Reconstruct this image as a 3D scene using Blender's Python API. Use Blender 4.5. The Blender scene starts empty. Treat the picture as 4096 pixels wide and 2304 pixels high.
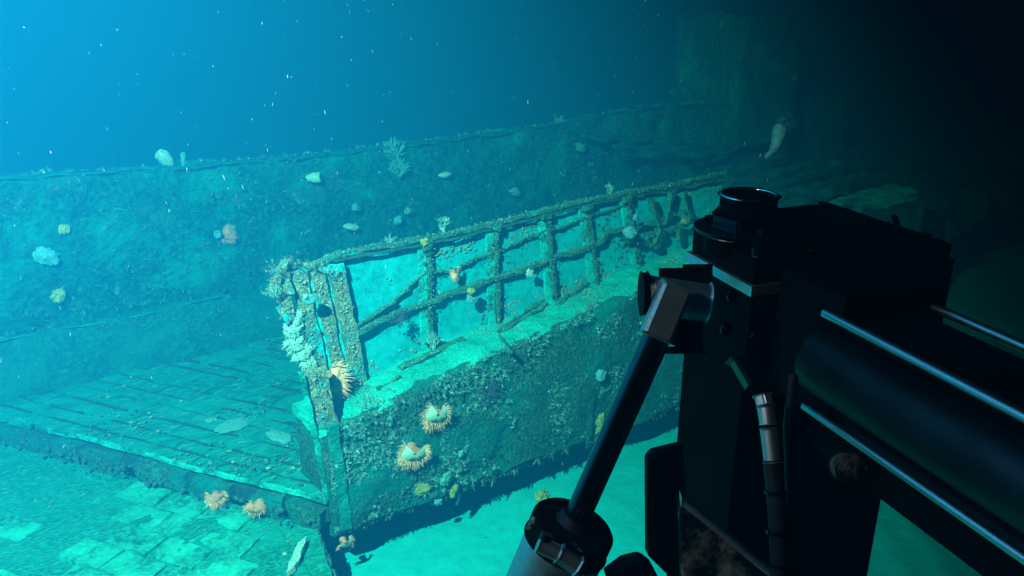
import bpy, math, random
import numpy as np
from mathutils import Vector, Matrix

random.seed(7)
rng = np.random.default_rng(11)
scn = bpy.context.scene
col = scn.collection

# ------------------------------------------------------------------ camera
FPX, PITCH, CAMH, YAW = 3277.0, math.radians(20), 3.3, math.radians(35.2)
cam_d = bpy.data.cameras.new('camera')
cam = bpy.data.objects.new('camera', cam_d)
col.objects.link(cam)
cam.location = (0, 0, CAMH)
cam.rotation_euler = (math.pi / 2 - PITCH, 0, -YAW)
cam_d.sensor_width = 36
cam_d.lens = 36 * FPX / 4096
cam_d.clip_start = 0.02
cam_d.clip_end = 400
scn.camera = cam
RIGHT = np.array([math.cos(YAW), -math.sin(YAW), 0])
FWDH = np.array([math.sin(YAW), math.cos(YAW), 0])
FWD = FWDH * math.cos(PITCH) - np.array([0, 0, math.sin(PITCH)])
UP = FWDH * math.sin(PITCH) + np.array([0, 0, math.cos(PITCH)])
CAM = np.array([0, 0, CAMH])

# ------------------------------------------------------------------ world: the dark of deep water
w = bpy.data.worlds.new('World')
scn.world = w
w.use_nodes = True
bg = w.node_tree.nodes['Background']
bg.inputs[0].default_value = (0.05, 0.3, 0.6, 1)
bg.inputs[1].default_value = 0.004

# ------------------------------------------------------------------ the vehicle's flood lamp, up and to the left of the viewport
def spot(name, off, aim, energy, size, blend, radius):
    l = bpy.data.lights.new(name, 'SPOT')
    l.energy = energy
    l.color = (1.0, 0.97, 0.9)
    l.spot_size = math.radians(size)
    l.spot_blend = blend
    l.shadow_soft_size = radius
    o = bpy.data.objects.new(name, l)
    col.objects.link(o)
    p = CAM + RIGHT * off[0] + FWDH * off[1] + np.array([0, 0, off[2]])
    q = CAM + RIGHT * aim[0] + FWDH * aim[1] + np.array([0, 0, aim[2]])
    o.location = p
    o.rotation_euler = Vector(q - p).to_track_quat('-Z', 'Y').to_euler()
    return o
spot('flood_lamp', (-1.75, 0.2, 1.8), (-2.75, 4.4, -1.7), 6000, 106, 0.9, 0.05)
spot('arm_fill', (-1.3, 0.0, 0.55), (0.48, 1.0, -0.32), 28, 80, 0.7, 0.03)  # unseen fill spot, added to put highlights on the arm's steel

vs = scn.view_settings
vs.view_transform = 'Standard'
vs.look = 'None'
vs.exposure = 0.0
vs.gamma = 1.0
scn.render.engine = 'CYCLES'
scn.cycles.use_denoising = True
scn.cycles.max_bounces = 6
scn.cycles.diffuse_bounces = 2
scn.cycles.glossy_bounces = 3
scn.cycles.volume_bounces = 0
scn.cycles.sample_clamp_indirect = 4

# ------------------------------------------------------------------ pixel helpers (photo pixels of 4096 x 2304)
def ray(x, y):
    return FWD + RIGHT * ((x - 2048) / FPX) - UP * ((y - 1152) / FPX)
def atD(x, y, d):
    return CAM + ray(x, y) * d
def atT(x, y, t):
    r = ray(x, y); return CAM + r * (t / r[1])
def atZ(x, y, z):
    r = ray(x, y); return CAM + r * ((z - CAMH) / r[2])
def atS(x, y, s):
    r = ray(x, y); return CAM + r * (s / r[0])

# ------------------------------------------------------------------ noise
def _hash(ix, iy, iz, seed):
    h = (ix * 374761393 + iy * 668265263 + iz * 2147483647 + seed * 1274126177) & 0xFFFFFFFF
    h = ((h ^ (h >> 13)) * 1274126177) & 0xFFFFFFFF
    h = ((h ^ (h >> 16)) * 2246822519) & 0xFFFFFFFF
    return ((h ^ (h >> 15)) & 0xFFFFFF) / float(0xFFFFFF) * 2 - 1
def vnoise(p, f, seed=0):
    q = np.asarray(p, float) * f
    i = np.floor(q).astype(np.int64); fr = q - i
    fr = fr * fr * (3 - 2 * fr)
    out = 0
    for dx in (0, 1):
        wx = fr[:, 0] if dx else 1 - fr[:, 0]
        for dy in (0, 1):
            wy = fr[:, 1] if dy else 1 - fr[:, 1]
            for dz in (0, 1):
                wz = fr[:, 2] if dz else 1 - fr[:, 2]
                out = out + wx * wy * wz * _hash(i[:, 0] + dx, i[:, 1] + dy, i[:, 2] + dz, seed)
    return out
ROT = [np.array(Matrix.Rotation(.7 + 1.3 * k, 3, Vector((.4 + .2 * k, 1 - .3 * k, .6))).to_3x3()) for k in range(5)]
def fbm(p, f, seed=0, octv=3):
    p = np.asarray(p, float)
    return sum(vnoise(p @ ROT[k], f * 2.1 ** k, seed + 17 * k) * 0.5 ** k for k in range(octv))
def rough(v, amp, f, seed=0, octv=3):
    v = np.asarray(v, float)
    return v + amp * np.stack([fbm(v, f, seed + 101 * k, octv) for k in range(3)], 1)

# ------------------------------------------------------------------ mesh collector
class MB:
    def __init__(s): s.v = []; s.f = []; s.n = 0
    def add(s, v, f):
        v = np.asarray(v, float).reshape(-1, 3)
        s.v.append(v)
        for q in f: s.f.append(tuple(int(i) + s.n for i in q))
        s.n += len(v); return s
    def grid(s, P, close_u=False, flip=False):
        nu, nv = P.shape[:2]
        f = []
        for i in range(nu if close_u else nu - 1):
            i2 = (i + 1) % nu
            for j in range(nv - 1):
                q = (i * nv + j, i2 * nv + j, i2 * nv + j + 1, i * nv + j + 1)
                f.append(q[::-1] if flip else q)
        return s.add(P.reshape(-1, 3), f)
    def box8(s, c, cell=0.05, amp=0.0, f=8.0, seed=0):
        """c: 8 corners, bottom 0-3 ccw, top 4-7; every face a grid, roughened by position"""
        c = np.asarray(c, float)
        for a, b, d, e in ((0, 3, 2, 1), (4, 5, 6, 7), (0, 1, 5, 4), (1, 2, 6, 5), (2, 3, 7, 6), (3, 0, 4, 7)):
            A, B, D, E = c[a], c[b], c[d], c[e]
            nu = max(1, min(400, int(round(max(np.linalg.norm(B - A), np.linalg.norm(D - E)) / cell))))
            nv = max(1, min(400, int(round(max(np.linalg.norm(E - A), np.linalg.norm(D - B)) / cell))))
            u = np.linspace(0, 1, nu + 1)[:, None, None]; v = np.linspace(0, 1, nv + 1)[None, :, None]
            P = A * (1 - u) * (1 - v) + B * u * (1 - v) + D * u * v + E * (1 - u) * v
            if amp: P = rough(P.reshape(-1, 3), amp, f, seed).reshape(P.shape)
            s.grid(P)
        return s
    def box(s, lo, hi, **k):
        x0, y0, z0 = lo; x1, y1, z1 = hi
        return s.box8([(x0, y0, z0), (x1, y0, z0), (x1, y1, z0), (x0, y1, z0), (x0, y0, z1), (x1, y0, z1), (x1, y1, z1), (x0, y1, z1)], **k)
    def bar(s, pts, wdt, hgt, side, cell=0.03, amp=0.0, f=10, seed=0):
        """rectangular bar along a polyline; side = width direction"""
        pts = [np.asarray(p, float) for p in pts]
        side = np.asarray(side, float); side = side / np.linalg.norm(side)
        rows = []
        dense = []
        for a, b in zip(pts[:-1], pts[1:]):
            m = max(1, int(np.linalg.norm(b - a) / cell))
            dense += [a + (b - a) * k / m for k in range(m)]
        dense.append(pts[-1])
        dense = np.array(dense)
        tan = np.gradient(dense, axis=0)
        nw = max(1, int(wdt / cell)); nh = max(1, int(hgt / cell))
        ring = [(-1 + 2 * k / nw, -1) for k in range(nw)] + [(1, -1 + 2 * k / nh) for k in range(nh)] + [(1 - 2 * k / nw, 1) for k in range(nw)] + [(-1, 1 - 2 * k / nh) for k in range(nh)]
        for p, t in zip(dense, tan):
            t = t / np.linalg.norm(t)
            up = np.cross(t, side); up /= np.linalg.norm(up)
            rows.append([p + side * (a * wdt / 2) + up * (b * hgt / 2) for a, b in ring])
        P = np.array(rows)
        if amp: P = rough(P.reshape(-1, 3), amp, f, seed).reshape(P.shape)
        n0 = s.n
        s.grid(np.transpose(P, (1, 0, 2)), close_u=True)
        R, L = len(ring), len(dense)
        s.f.append(tuple(n0 + k * L for k in range(R)))
        s.f.append(tuple(n0 + k * L + L - 1 for k in range(R))[::-1])
        return s
    def tube(s, pts, rad, seg=10, amp=0.0, f=10, seed=0, cell=None, cap=True):
        pts = [np.asarray(p, float) for p in pts]
        if np.isscalar(rad): rad = [rad] * len(pts)
        if cell:
            d, r = [], []
            for k in range(len(pts) - 1):
                m = max(1, int(np.linalg.norm(pts[k + 1] - pts[k]) / cell))
                for q in range(m):
                    d.append(pts[k] + (pts[k + 1] - pts[k]) * q / m); r.append(rad[k] + (rad[k + 1] - rad[k]) * q / m)
            d.append(pts[-1]); r.append(rad[-1]); pts, rad = d, r
        D = np.array(pts); tan = np.gradient(D, axis=0)
        ref = np.array([0.13, 0.21, 0.97])
        rows = []
        for p, t, r in zip(D, tan, rad):
            t = t / (np.linalg.norm(t) + 1e-9)
            a = np.cross(t, ref)
            if np.linalg.norm(a) < 0.05: a = np.cross(t, [1, 0, 0])
            a /= np.linalg.norm(a); b = np.cross(t, a)
            rows.append([p + r * (math.cos(q) * a + math.sin(q) * b) for q in np.arange(seg) * 2 * math.pi / seg])
        P = np.array(rows)
        if amp: P = rough(P.reshape(-1, 3), amp, f, seed).reshape(P.shape)
        n0 = s.n
        s.grid(np.transpose(P, (1, 0, 2)), close_u=True)
        L = len(D)
        if cap:
            s.f.append(tuple(n0 + k * L for k in range(seg)))
            s.f.append(tuple(n0 + k * L + L - 1 for k in range(seg))[::-1])
        return s
    def build(s, name, mat, parent=None, smooth=True, bevel=0.0):
        me = bpy.data.meshes.new(name)
        V = np.concatenate(s.v)
        loc = np.zeros(3)
        me.from_pydata([tuple(p) for p in V], [], s.f)
        if smooth: me.polygons.foreach_set('use_smooth', [True] * len(me.polygons))
        me.materials.append(mat)
        if smooth: me.set_sharp_from_angle(angle=math.radians(48))
        me.update()
        o = bpy.data.objects.new(name, me)
        col.objects.link(o)
        if bevel:
            b = o.modifiers.new('bevel', 'BEVEL'); b.width = bevel; b.segments = 2; b.limit_method = 'ANGLE'
        if parent is not None:
            o.parent = parent
            o.matrix_parent_inverse = parent.matrix_world.inverted() if parent.type != 'EMPTY' else Matrix.Translation(-parent.location)
        return o
def empty(name, loc):
    o = bpy.data.objects.new(name, None)
    col.objects.link(o); o.location = loc; o.empty_display_size = 0.1
    return o
def tag(o, label=None, cat=None, group=None, kind=None):
    if label: o['label'] = label
    if cat: o['category'] = cat
    if group: o['group'] = group
    if kind: o['kind'] = kind
    return o

# ------------------------------------------------------------------ materials
def mat(name):
    m = bpy.data.materials.new(name); m.use_nodes = True
    return m, m.node_tree, m.node_tree.nodes['Principled BSDF']
def nd(t, kind, **k):
    n = t.nodes.new(kind)
    for a, b in k.items(): setattr(n, a, b)
    return n
def noise(t, scale, detail=6, rough_=0.6, vec=None, dist=0.0):
    n = nd(t, 'ShaderNodeTexNoise'); n.inputs['Scale'].default_value = scale
    n.inputs['Detail'].default_value = detail; n.inputs['Roughness'].default_value = rough_
    n.inputs['Distortion'].default_value = dist
    if vec is not None: t.links.new(vec, n.inputs['Vector'])
    return n
def ramp(t, fac, stops):
    r = nd(t, 'ShaderNodeValToRGB')
    e = r.color_ramp.elements
    while len(e) < len(stops): e.new(0.5)
    for k, (p, c) in enumerate(stops):
        e[k].position = p; e[k].color = (c if len(c) == 4 else (*c, 1)) if not np.isscalar(c) else (c, c, c, 1)
    t.links.new(fac, r.inputs[0]); return r
def mix(t, fac, a, b):
    m = nd(t, 'ShaderNodeMix', data_type='RGBA')
    if np.isscalar(fac): m.inputs[0].default_value = fac
    else: t.links.new(fac, m.inputs[0])
    for s_, v in ((6, a), (7, b)):
        if isinstance(v, tuple): m.inputs[s_].default_value = (*v, 1) if len(v) == 3 else v
        else: t.links.new(v, m.inputs[s_])
    return m.outputs[2]
def objco(t):
    c = nd(t, 'ShaderNodeTexCoord'); return c.outputs['Object']
def bump(t, b, hgt, strength=0.5, dist=0.02):
    n = nd(t, 'ShaderNodeBump'); n.inputs['Strength'].default_value = strength; n.inputs['Distance'].default_value = dist
    t.links.new(hgt, n.inputs['Height']); t.links.new(n.outputs[0], b.inputs['Normal'])
    return n

def teal(c): return (c[0] * 0.04, c[1], c[2] * 0.90)
def crust(name, paint, grow, cover, fine=40, big=3.0, extra=None, bstr=1.0, bdist=0.03, soft=0.08, pale=None, stretch=None, red=None):
    """painted plate with patchy marine growth; cover 0..1 = share overgrown"""
    paint = teal(paint); grow = teal(grow) if red is None else (grow[0] * red, grow[1], grow[2])
    m, t, b = mat(name)
    co = objco(t)
    if stretch:
        mp = nd(t, 'ShaderNodeMapping'); mp.inputs['Scale'].default_value = stretch
        t.links.new(co, mp.inputs[0]); co = mp.outputs[0]
    n1 = noise(t, big, 8, 0.68, co, 0.4)
    n2 = noise(t, fine, 5, 0.65, co)
    n3 = noise(t, fine * 0.3, 6, 0.7, co, 0.6)
    g = ramp(t, n2.outputs[0], [(0.32, tuple(c * 0.3 for c in grow)), (0.5, grow), (0.68, tuple(min(1, c * 2.3) for c in grow))])
    gcol = g.outputs[0]
    if extra:
        k = ramp(t, noise(t, big * 1.7, 5, 0.6, co, 0.5).outputs[0], [(0.58, 0.0), (0.66, 1.0)])
        gcol = mix(t, k.outputs[0], gcol, extra)
    if pale:
        k2 = ramp(t, noise(t, fine * 0.55, 4, 0.7, co, 1.0).outputs[0], [(0.6, 0.0), (0.68, 1.0)])
        gcol = mix(t, k2.outputs[0], gcol, pale)
    pc = ramp(t, n3.outputs[0], [(0.32, tuple(c * 0.6 for c in paint)), (0.62, tuple(min(1, c * 1.1) for c in paint))]).outputs[0]
    sm = nd(t, 'ShaderNodeMath', operation='MULTIPLY_ADD'); sm.inputs[1].default_value = 0.45
    t.links.new(n3.outputs[0], sm.inputs[0]); t.links.new(n1.outputs[0], sm.inputs[2])
    th = 0.225 + 0.5 + (0.5 - cover) * 0.5
    k = ramp(t, sm.outputs[0], [(th - soft, 0.0), (th + soft, 1.0)])
    t.links.new(mix(t, k.outputs[0], pc, gcol), b.inputs['Base Color'])
    hm = nd(t, 'ShaderNodeMath', operation='MULTIPLY_ADD'); hm.inputs[1].default_value = 0.5
    t.links.new(k.outputs[0], hm.inputs[0]); t.links.new(n2.outputs[0], hm.inputs[2])
    bump(t, b, hm.outputs[0], bstr, bdist)
    b.inputs['Roughness'].default_value = 0.9
    b.inputs['Specular IOR Level'].default_value = 0.03
    return m
def island(name, stops, rough_=0.85, fine=60):
    """colour picked per clump from the stops"""
    m, t, b = mat(name)
    gi = nd(t, 'ShaderNodeNewGeometry')
    r = ramp(t, gi.outputs['Random Per Island'], [(p, (c[0] * .45, c[1] * .9, c[2])) for p, c in stops])
    n = noise(t, fine, 4, 0.6, objco(t))
    f = ramp(t, n.outputs[0], [(0.3, 0.55), (0.7, 1.25)])
    mm = nd(t, 'ShaderNodeMix', data_type='RGBA', blend_type='MULTIPLY'); mm.inputs[0].default_value = 1
    t.links.new(r.outputs[0], mm.inputs[6]); t.links.new(f.outputs[0], mm.inputs[7])
    t.links.new(mm.outputs[2], b.inputs['Base Color'])
    bump(t, b, n.outputs[0], 0.4, 0.008)
    b.inputs['Roughness'].default_value = rough_; b.inputs['Specular IOR Level'].default_value = 0.15
    return m
def plain(name, c, rough_=0.8, metal=0.0, vary=0.35, fine=25, bstr=0.2, bdist=0.004, spec=0.3):
    m, t, b = mat(name)
    n = noise(t, fine, 6, 0.65, objco(t))
    r = ramp(t, n.outputs[0], [(0.3, tuple(x * (1 - vary) for x in c)), (0.7, tuple(min(1, x * (1 + vary)) for x in c))])
    t.links.new(r.outputs[0], b.inputs['Base Color'])
    b.inputs['Roughness'].default_value = rough_; b.inputs['Metallic'].default_value = metal
    b.inputs['Specular IOR Level'].default_value = spec
    if bstr: bump(t, b, n.outputs[0], bstr, bdist)
    return m

GROW = (0.07, 0.20, 0.15)
M = {}
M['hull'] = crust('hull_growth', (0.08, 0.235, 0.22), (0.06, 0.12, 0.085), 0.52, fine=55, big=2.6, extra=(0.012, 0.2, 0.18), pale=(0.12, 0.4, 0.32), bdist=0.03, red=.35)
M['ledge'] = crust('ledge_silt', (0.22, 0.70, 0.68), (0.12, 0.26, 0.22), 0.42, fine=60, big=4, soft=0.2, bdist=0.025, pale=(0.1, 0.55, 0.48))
M['panel'] = crust('panel_paint', (0.06, 0.42, 0.53), (0.06, 0.2, 0.23), 0.17, fine=45, big=5, soft=0.03, bstr=0.4, bdist=0.01)
M['bar'] = crust('bar_growth', (0.22, 0.5, 0.5), (0.07, 0.165, 0.12), 0.76, fine=80, big=9, soft=0.04, pale=(0.17, 0.42, 0.32), bdist=0.015, red=.35)
M['flange'] = crust('post_flange', (0.2, 0.55, 0.57), (0.08, 0.2, 0.15), 0.36, fine=70, big=10, soft=0.03, bdist=0.012, red=.4)
M['post'] = crust('post_growth', (0.26, 0.6, 0.62), (0.08, 0.22, 0.16), 0.5, fine=70, big=7, soft=0.03, bdist=0.015)
M['endpost'] = crust('end_post_growth', (0.2, 0.62, 0.72), (0.19, 0.27, 0.18), 0.62, fine=75, big=6, soft=0.03, pale=(0.26, 0.4, 0.27), bdist=0.02, red=0.8)
M['endpaint'] = crust('end_plate_paint', (0.2, 0.78, 0.86), (0.12, 0.24, 0.18), 0.32, fine=75, big=8, soft=0.03, bdist=0.012)
M['far'] = crust('far_hull_growth', (0.05, 0.24, 0.2), (0.04, 0.085, 0.065), 0.56, fine=26, big=2.2, soft=0.06, extra=(0.02, 0.12, 0.085), pale=(0.06, 0.3, 0.24), bdist=0.04)
M['bank'] = crust('bank_silt', (0.10, 0.17, 0.15), (0.05, 0.085, 0.075), 0.5, fine=26, big=2.5, soft=0.2, bdist=0.03)
M['plank'] = crust('plank_growth', (0.10, 0.30, 0.27), (0.05, 0.15, 0.13), 0.52, fine=30, big=3.5, soft=0.16, pale=(0.12, 0.4, 0.35), bdist=0.02, stretch=(.4, 1, 1))
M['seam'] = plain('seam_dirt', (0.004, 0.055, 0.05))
M['rim'] = crust('rim_paint', (0.32, 0.70, 0.67), (0.12, 0.24, 0.17), 0.42, fine=60, big=7, soft=0.05)
M['plating'] = crust('plating_silt', (0.12, 0.30, 0.265), (0.06, 0.16, 0.135), 0.5, fine=46, big=3, soft=0.2, pale=(0.12, 0.38, 0.33), bdist=0.02, stretch=(.6, 1, 1))
M['tile'] = crust('tile_glaze', (0.3, 0.44, 0.38), (0.12, 0.18, 0.15), 0.5, fine=30, big=4.5, soft=0.12, bdist=0.01)
M['sand'] = plain('sand', (0.004, 0.42, 0.43), 0.95, vary=0.14, fine=9, bstr=0.5, bdist=0.03, spec=0.03)
M['dark'] = plain('dark_growth_and_shade', (0.01, 0.09, 0.08))
M['tuft'] = island('tuft_colours', [(0.0, (0.05, 0.2, 0.15)), (0.4, (0.12, 0.34, 0.26)), (0.7, (0.3, 0.5, 0.36)), (1.0, (0.5, 0.66, 0.5))])
M['lump'] = island('lump_colours', [(0.0, (0.04, 0.09, 0.065)), (0.6, (0.08, 0.15, 0.105)), (0.9, (0.2, 0.26, 0.16)), (1.0, (0.4, 0.42, 0.3))])
M['postlump'] = plain('post_lump', (0.16, 0.27, 0.18), 0.9, vary=0.7, fine=45, bstr=0.6, bdist=0.01)
M['farlump'] = island('far_lump_colours', [(0.0, (0.03, 0.13, 0.11)), (0.6, (0.08, 0.25, 0.2)), (0.9, (0.25, 0.36, 0.15)), (1.0, (0.35, 0.5, 0.4))])
M['white_sponge'] = plain('white_sponge', (0.24, 0.6, 0.52), 0.95, fine=90, bstr=1.0, bdist=0.02, vary=0.35)
M['blue_sponge'] = plain('blue_sponge', (0.06, 0.36, 0.43), 0.95, fine=60, bstr=1.0, bdist=0.015, vary=0.35)
M['teal_sponge'] = plain('teal_sponge', (0.05, 0.33, 0.3), 0.95, fine=60, bstr=1.0, bdist=0.015, vary=0.35)
M['yellow_sponge'] = plain('yellow_sponge', (0.24, 0.36, 0.09), 0.95, fine=70, bstr=1.0, bdist=0.015, vary=0.45)
M['orange'] = plain('anemone_orange', (0.72, 0.45, 0.25), 0.7, fine=30, bstr=0.1, vary=0.15)
M['orange_brown'] = plain('anemone_brown', (0.42, 0.22, 0.12), 0.7, fine=30, bstr=0.1, vary=0.15)
M['cream'] = plain('anemone_disc', (0.22, 0.42, 0.31), 0.6, fine=20, bstr=0.1, vary=0.1)
M['star'] = plain('feather_star', (0.03, 0.08, 0.12), 0.9)
M['tunicate'] = plain('tunicate_skin', (0.05, 0.15, 0.19), 0.7, fine=30)
M['snow'] = plain('marine_snow', (0.3, 0.4, 0.4), 0.9, vary=0.1)
# vehicle metals
def scuffed(name):
    m, t, b = mat(name); co = objco(t)
    mp = nd(t, 'ShaderNodeMapping'); mp.inputs['Scale'].default_value = (1, 1, .35); t.links.new(co, mp.inputs[0])
    n = noise(t, 38, 8, .75, mp.outputs[0], .8)
    k = ramp(t, n.outputs[0], [(.64, 0.0), (.70, 1.0)])
    n2 = noise(t, 7, 5, .6, co); c0 = ramp(t, n2.outputs[0], [(.35, (.0015, .0015, .002)), (.7, (.006, .006, .0065))])
    t.links.new(mix(t, k.outputs[0], c0.outputs[0], (.05, .046, .04)), b.inputs['Base Color'])
    b.inputs['Roughness'].default_value = .55; b.inputs['Specular IOR Level'].default_value = .015
    bump(t, b, n.outputs[0], .15, .003)
    return m
M['black'] = scuffed('black_paint')
M['steel'] = plain('brushed_steel', (0.6, 0.6, 0.6), 0.5, 1.0, vary=0.12, fine=80, bstr=0.08)
M['chrome'] = plain('polished_rod', (0.6, 0.6, 0.6), 0.16, 1.0, vary=0.05, fine=10, bstr=0.0)
M['barrel'] = plain('barrel_coating', (0.022, 0.022, 0.024), 0.45, 1.0, vary=0.3, fine=15, bstr=0.05)
M['pistonrod'] = plain('piston_chrome', (0.14, 0.14, 0.15), 0.22, 1.0, vary=0.15, fine=20, bstr=0.0)
M['rodsteel'] = plain('satin_rod', (0.42, 0.42, 0.42), 0.38, 1.0, vary=0.08, fine=30, bstr=0.0)
M['darksteel'] = plain('dark_anodised', (0.035, 0.035, 0.037), 0.3, 1.0, vary=0.3, fine=15, bstr=0.05)
M['worn'] = crust('worn_paint', (0.015, 0.015, 0.016), (0.13, 0.11, 0.09), 0.42, fine=60, big=14, soft=0.04, bstr=0.2, bdist=0.003, red=1.0)
M['chipped'] = crust('chipped_paint', (0.012, 0.012, 0.013), (0.3, 0.26, 0.19), 0.25, fine=90, big=26, soft=0.03, bstr=0.2, bdist=0.002, red=1.0)
M['rubber'] = plain('black_hose', (0.012, 0.012, 0.013), 0.6)

# ------------------------------------------------------------------ seabed
def seabed():
    mb = MB()
    xs = np.unique(np.concatenate([np.linspace(-60, -5, 24), np.linspace(-5, 10, 220), np.linspace(10, 80, 28)]))
    ys = np.unique(np.concatenate([np.linspace(-30, 0, 14), np.linspace(0, 10, 150), np.linspace(10, 90, 30)]))
    X, Y = np.meshgrid(xs, ys, indexing='ij')
    P = np.stack([X, Y, np.zeros_like(X)], -1)
    q = P.reshape(-1, 3)
    z = 0.03 * fbm(q, 0.8, 3) + 0.012 * np.sin((q[:, 0] * 0.8 - q[:, 1] * 0.6) * 26 + 3 * fbm(q, 1.3, 9)) * (0.4 + 0.6 * vnoise(q, 0.9, 5)) + 0.004 * fbm(q, 9, 7)
    q[:, 2] = z + .06
    return tag(mb.grid(q.reshape(P.shape)).build('seabed', M['sand']), kind='structure')
seabed()

# ------------------------------------------------------------------ the wreck
ship = tag(empty('shipwreck', (1.4, 3.75, 0.0)), 'sunken ship overgrown with marine life, lying on pale sand, deck and bulwarks lit', 'shipwreck')
def ledge_z(s):
    return np.interp(s, [1.3, 1.7, 2.3, 3.3, 4.5, 6, 10], [1.05, 1.08, 1.2, 1.32, 1.45, 1.55, 1.6])
def sweep(name, prof, s0, s1, ds, m, amp, f, seed, parent=ship, capped=True):
    """closed profile function prof(s)->(n,2) of (t,z), swept along the ship"""
    S = np.arange(s0, s1 + ds / 2, ds)
    P = np.array([[(s, *p) for p in prof(s)] for s in S])
    P = rough(P.reshape(-1, 3), amp, f, seed).reshape(P.shape)
    mb = MB(); mb.grid(np.transpose(P, (1, 0, 2)), close_u=True)
    L, R = len(S), P.shape[1]
    for j, rev in ((0, False), (L - 1, True)):
        ring = P[:, :, :][j]
        c = ring.mean(0)
        # cap built as rings shrinking to the middle so it can carry relief
        rings = np.array([ring * (1 - k) + c * k for k in np.linspace(0, 1, 9)])
        rings[1:] = rough(rings[1:].reshape(-1, 3), amp, f, seed + 5).reshape(rings[1:].shape)
        mb.grid(np.transpose(rings, (1, 0, 2)), close_u=True, flip=rev)
    return mb.build(name, m, parent)
def dens(poly, cell):
    out = []
    for a, b in zip(poly, poly[1:] + poly[:1]):
        a, b = np.array(a), np.array(b); k = max(1, int(round(np.linalg.norm(b - a) / cell)))
        out += [a + (b - a) * i / k for i in range(k)]
    return np.array(out)
def hull_prof(s):
    z = float(ledge_z(s))
    base = [(4.14, .36), (3.9, .33), (3.76, .40), (3.73, .55)]
    n = 24
    return np.concatenate([
        np.array([(4.14 - .38 * k / 8, .36 - 0.02 * math.sin(k / 8 * 3.1)) for k in range(8)]),
        np.array([(3.76 - 0.03 * math.sin(k / n * 3.0), .38 + (z - .42) * k / n) for k in range(n + 1)]),
        np.array([(3.79 + .35 * k / 8, z - 0.0) for k in range(9)]),
        np.array([(4.14, z - (z - .36) * k / 8) for k in range(1, 8)])])
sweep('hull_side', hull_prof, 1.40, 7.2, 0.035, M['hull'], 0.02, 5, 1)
def ledge_prof(s):
    z = float(ledge_z(s))
    return np.concatenate([
        np.array([(4.13 - .36 * k / 10, z - .04) for k in range(10)]),
        np.array([(3.77 + .36 * k / 18, z - .028 + .055 * min(1, (k / 18) / .3) ** .7) for k in range(19)])])
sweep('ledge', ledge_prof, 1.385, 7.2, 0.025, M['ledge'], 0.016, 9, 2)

MB().bar([atT(2372, 1440, 3.735), atT(2352, 1790, 3.745)], .035, .02, (1, 0, 0), cell=.02, amp=.008, f=20, seed=15).build('plate_seam', M['dark'], ship)
MB().bar([atT(1850, 1560, 3.735), atT(1830, 2020, 3.745)], .02, .012, (1, 0, 0), cell=.02, amp=.008, f=20, seed=16).build('plate_seam', M['hull'], ship)
# bulwark: panels, posts, rails ------------------------------------------------
TP = 4.09
toppx = [(1330, 1022), (1500, 990), (1700, 955), (1850, 925), (2000, 888), (2180, 842), (2300, 812), (2480, 775), (2650, 748), (2900, 693)]
top_pts = [atT(x, y, TP - 0.02) for x, y in toppx]
top_s = np.array([p[0] for p in top_pts]); top_zz = np.array([p[2] for p in top_pts])
def top_z(s): return float(np.interp(s, top_s, top_zz))
posts_px = [(1705, 960, 1720, 1470), (1975, 895, 1985, 1335), (2180, 850, 2215, 1205), (2340, 815, 2385, 1130), (2500, 780, 2560, 1040)]
post_s = []
for k, (x0, y0, x1, y1) in enumerate(posts_px):
    a = atT(x0, y0 + 8, TP - .03); b = atT(x1, y1, TP - .03)
    b[2] = ledge_z(b[0]) - 0.01
    post_s.append((a, b))
edges_s = [1.45] + [0.5 * (a[0] + b[0]) for a, b in post_s] + [top_s[-1]]
for k in range(len(edges_s) - 1):
    s0, s1 = edges_s[k] + 0.002, edges_s[k + 1] - 0.002
    def zl(s): return float(ledge_z(s)) - 0.03
    c = [(s0, TP, zl(s0)), (s1, TP, zl(s1)), (s1, TP + .02, zl(s1)), (s0, TP + .02, zl(s0)),
         (s0, TP, top_z(s0) - .01), (s1, TP, top_z(s1) - .01), (s1, TP + .02, top_z(s1) - .01), (s0, TP + .02, top_z(s0) - .01)]
    if k == 0:                                     # first bay leans with the end post
        for i, px in ((0, (1440, 1650)), (3, (1440, 1650)), (4, (1330, 1050)), (7, (1330, 1050))):
            c[i] = (atT(*px, TP)[0], c[i][1], c[i][2])
    MB().box8(c, cell=0.06, amp=0.006, f=4, seed=20).build('panel', M['panel'], ship)
for k, (a, b) in enumerate(post_s):
    MB().bar([a + (-.026, .010, 0), b + (-.026, .010, 0)], 0.052, 0.014, (1, 0, 0), cell=0.018, amp=0.005, f=22, seed=30 + k).build('post', M['flange'], ship)
    MB().bar([a + (.014, .002, 0), b + (.014, .002, 0)], 0.022, 0.032, (1, 0, 0), cell=0.014, amp=0.007, f=28, seed=40 + k).build('post_web', M['bar'], ship)
    MB().bar([a + (0.0, -.008, .01), a + (0.0, -.008, -.03)], .07, .055, (1, 0, 0), cell=0.016, amp=0.014, f=20, seed=50 + k).build('post_bracket', M['bar'], ship)
MB().bar([atT(1215, 1075, TP - .02)] + top_pts, 0.045, 0.018, (0, 1, 0), cell=0.018, amp=0.009, f=16, seed=60).build('top_rail', M['bar'], ship)
MB().bar([p + (0, -.02, -.026) for p in top_pts], 0.012, 0.014, (0, 1, 0), cell=0.03, amp=0.006, f=16, seed=61).build('rail_shade', M['dark'], ship)  # dark strip standing in for the shade under the top rail
def rail(name, px, t, wd, ht, seed, amp=0.012, tubular=False):
    p = [atT(x, y, t) for x, y in px]
    mb = MB()
    if tubular: mb.tube(p, wd / 2, 9, amp=amp, f=20, seed=seed, cell=0.022)
    else: mb.bar(p, wd, ht, (0, 1, 0), cell=0.02, amp=amp, f=17, seed=seed)
    return mb.build(name, M['bar'], ship)
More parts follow.
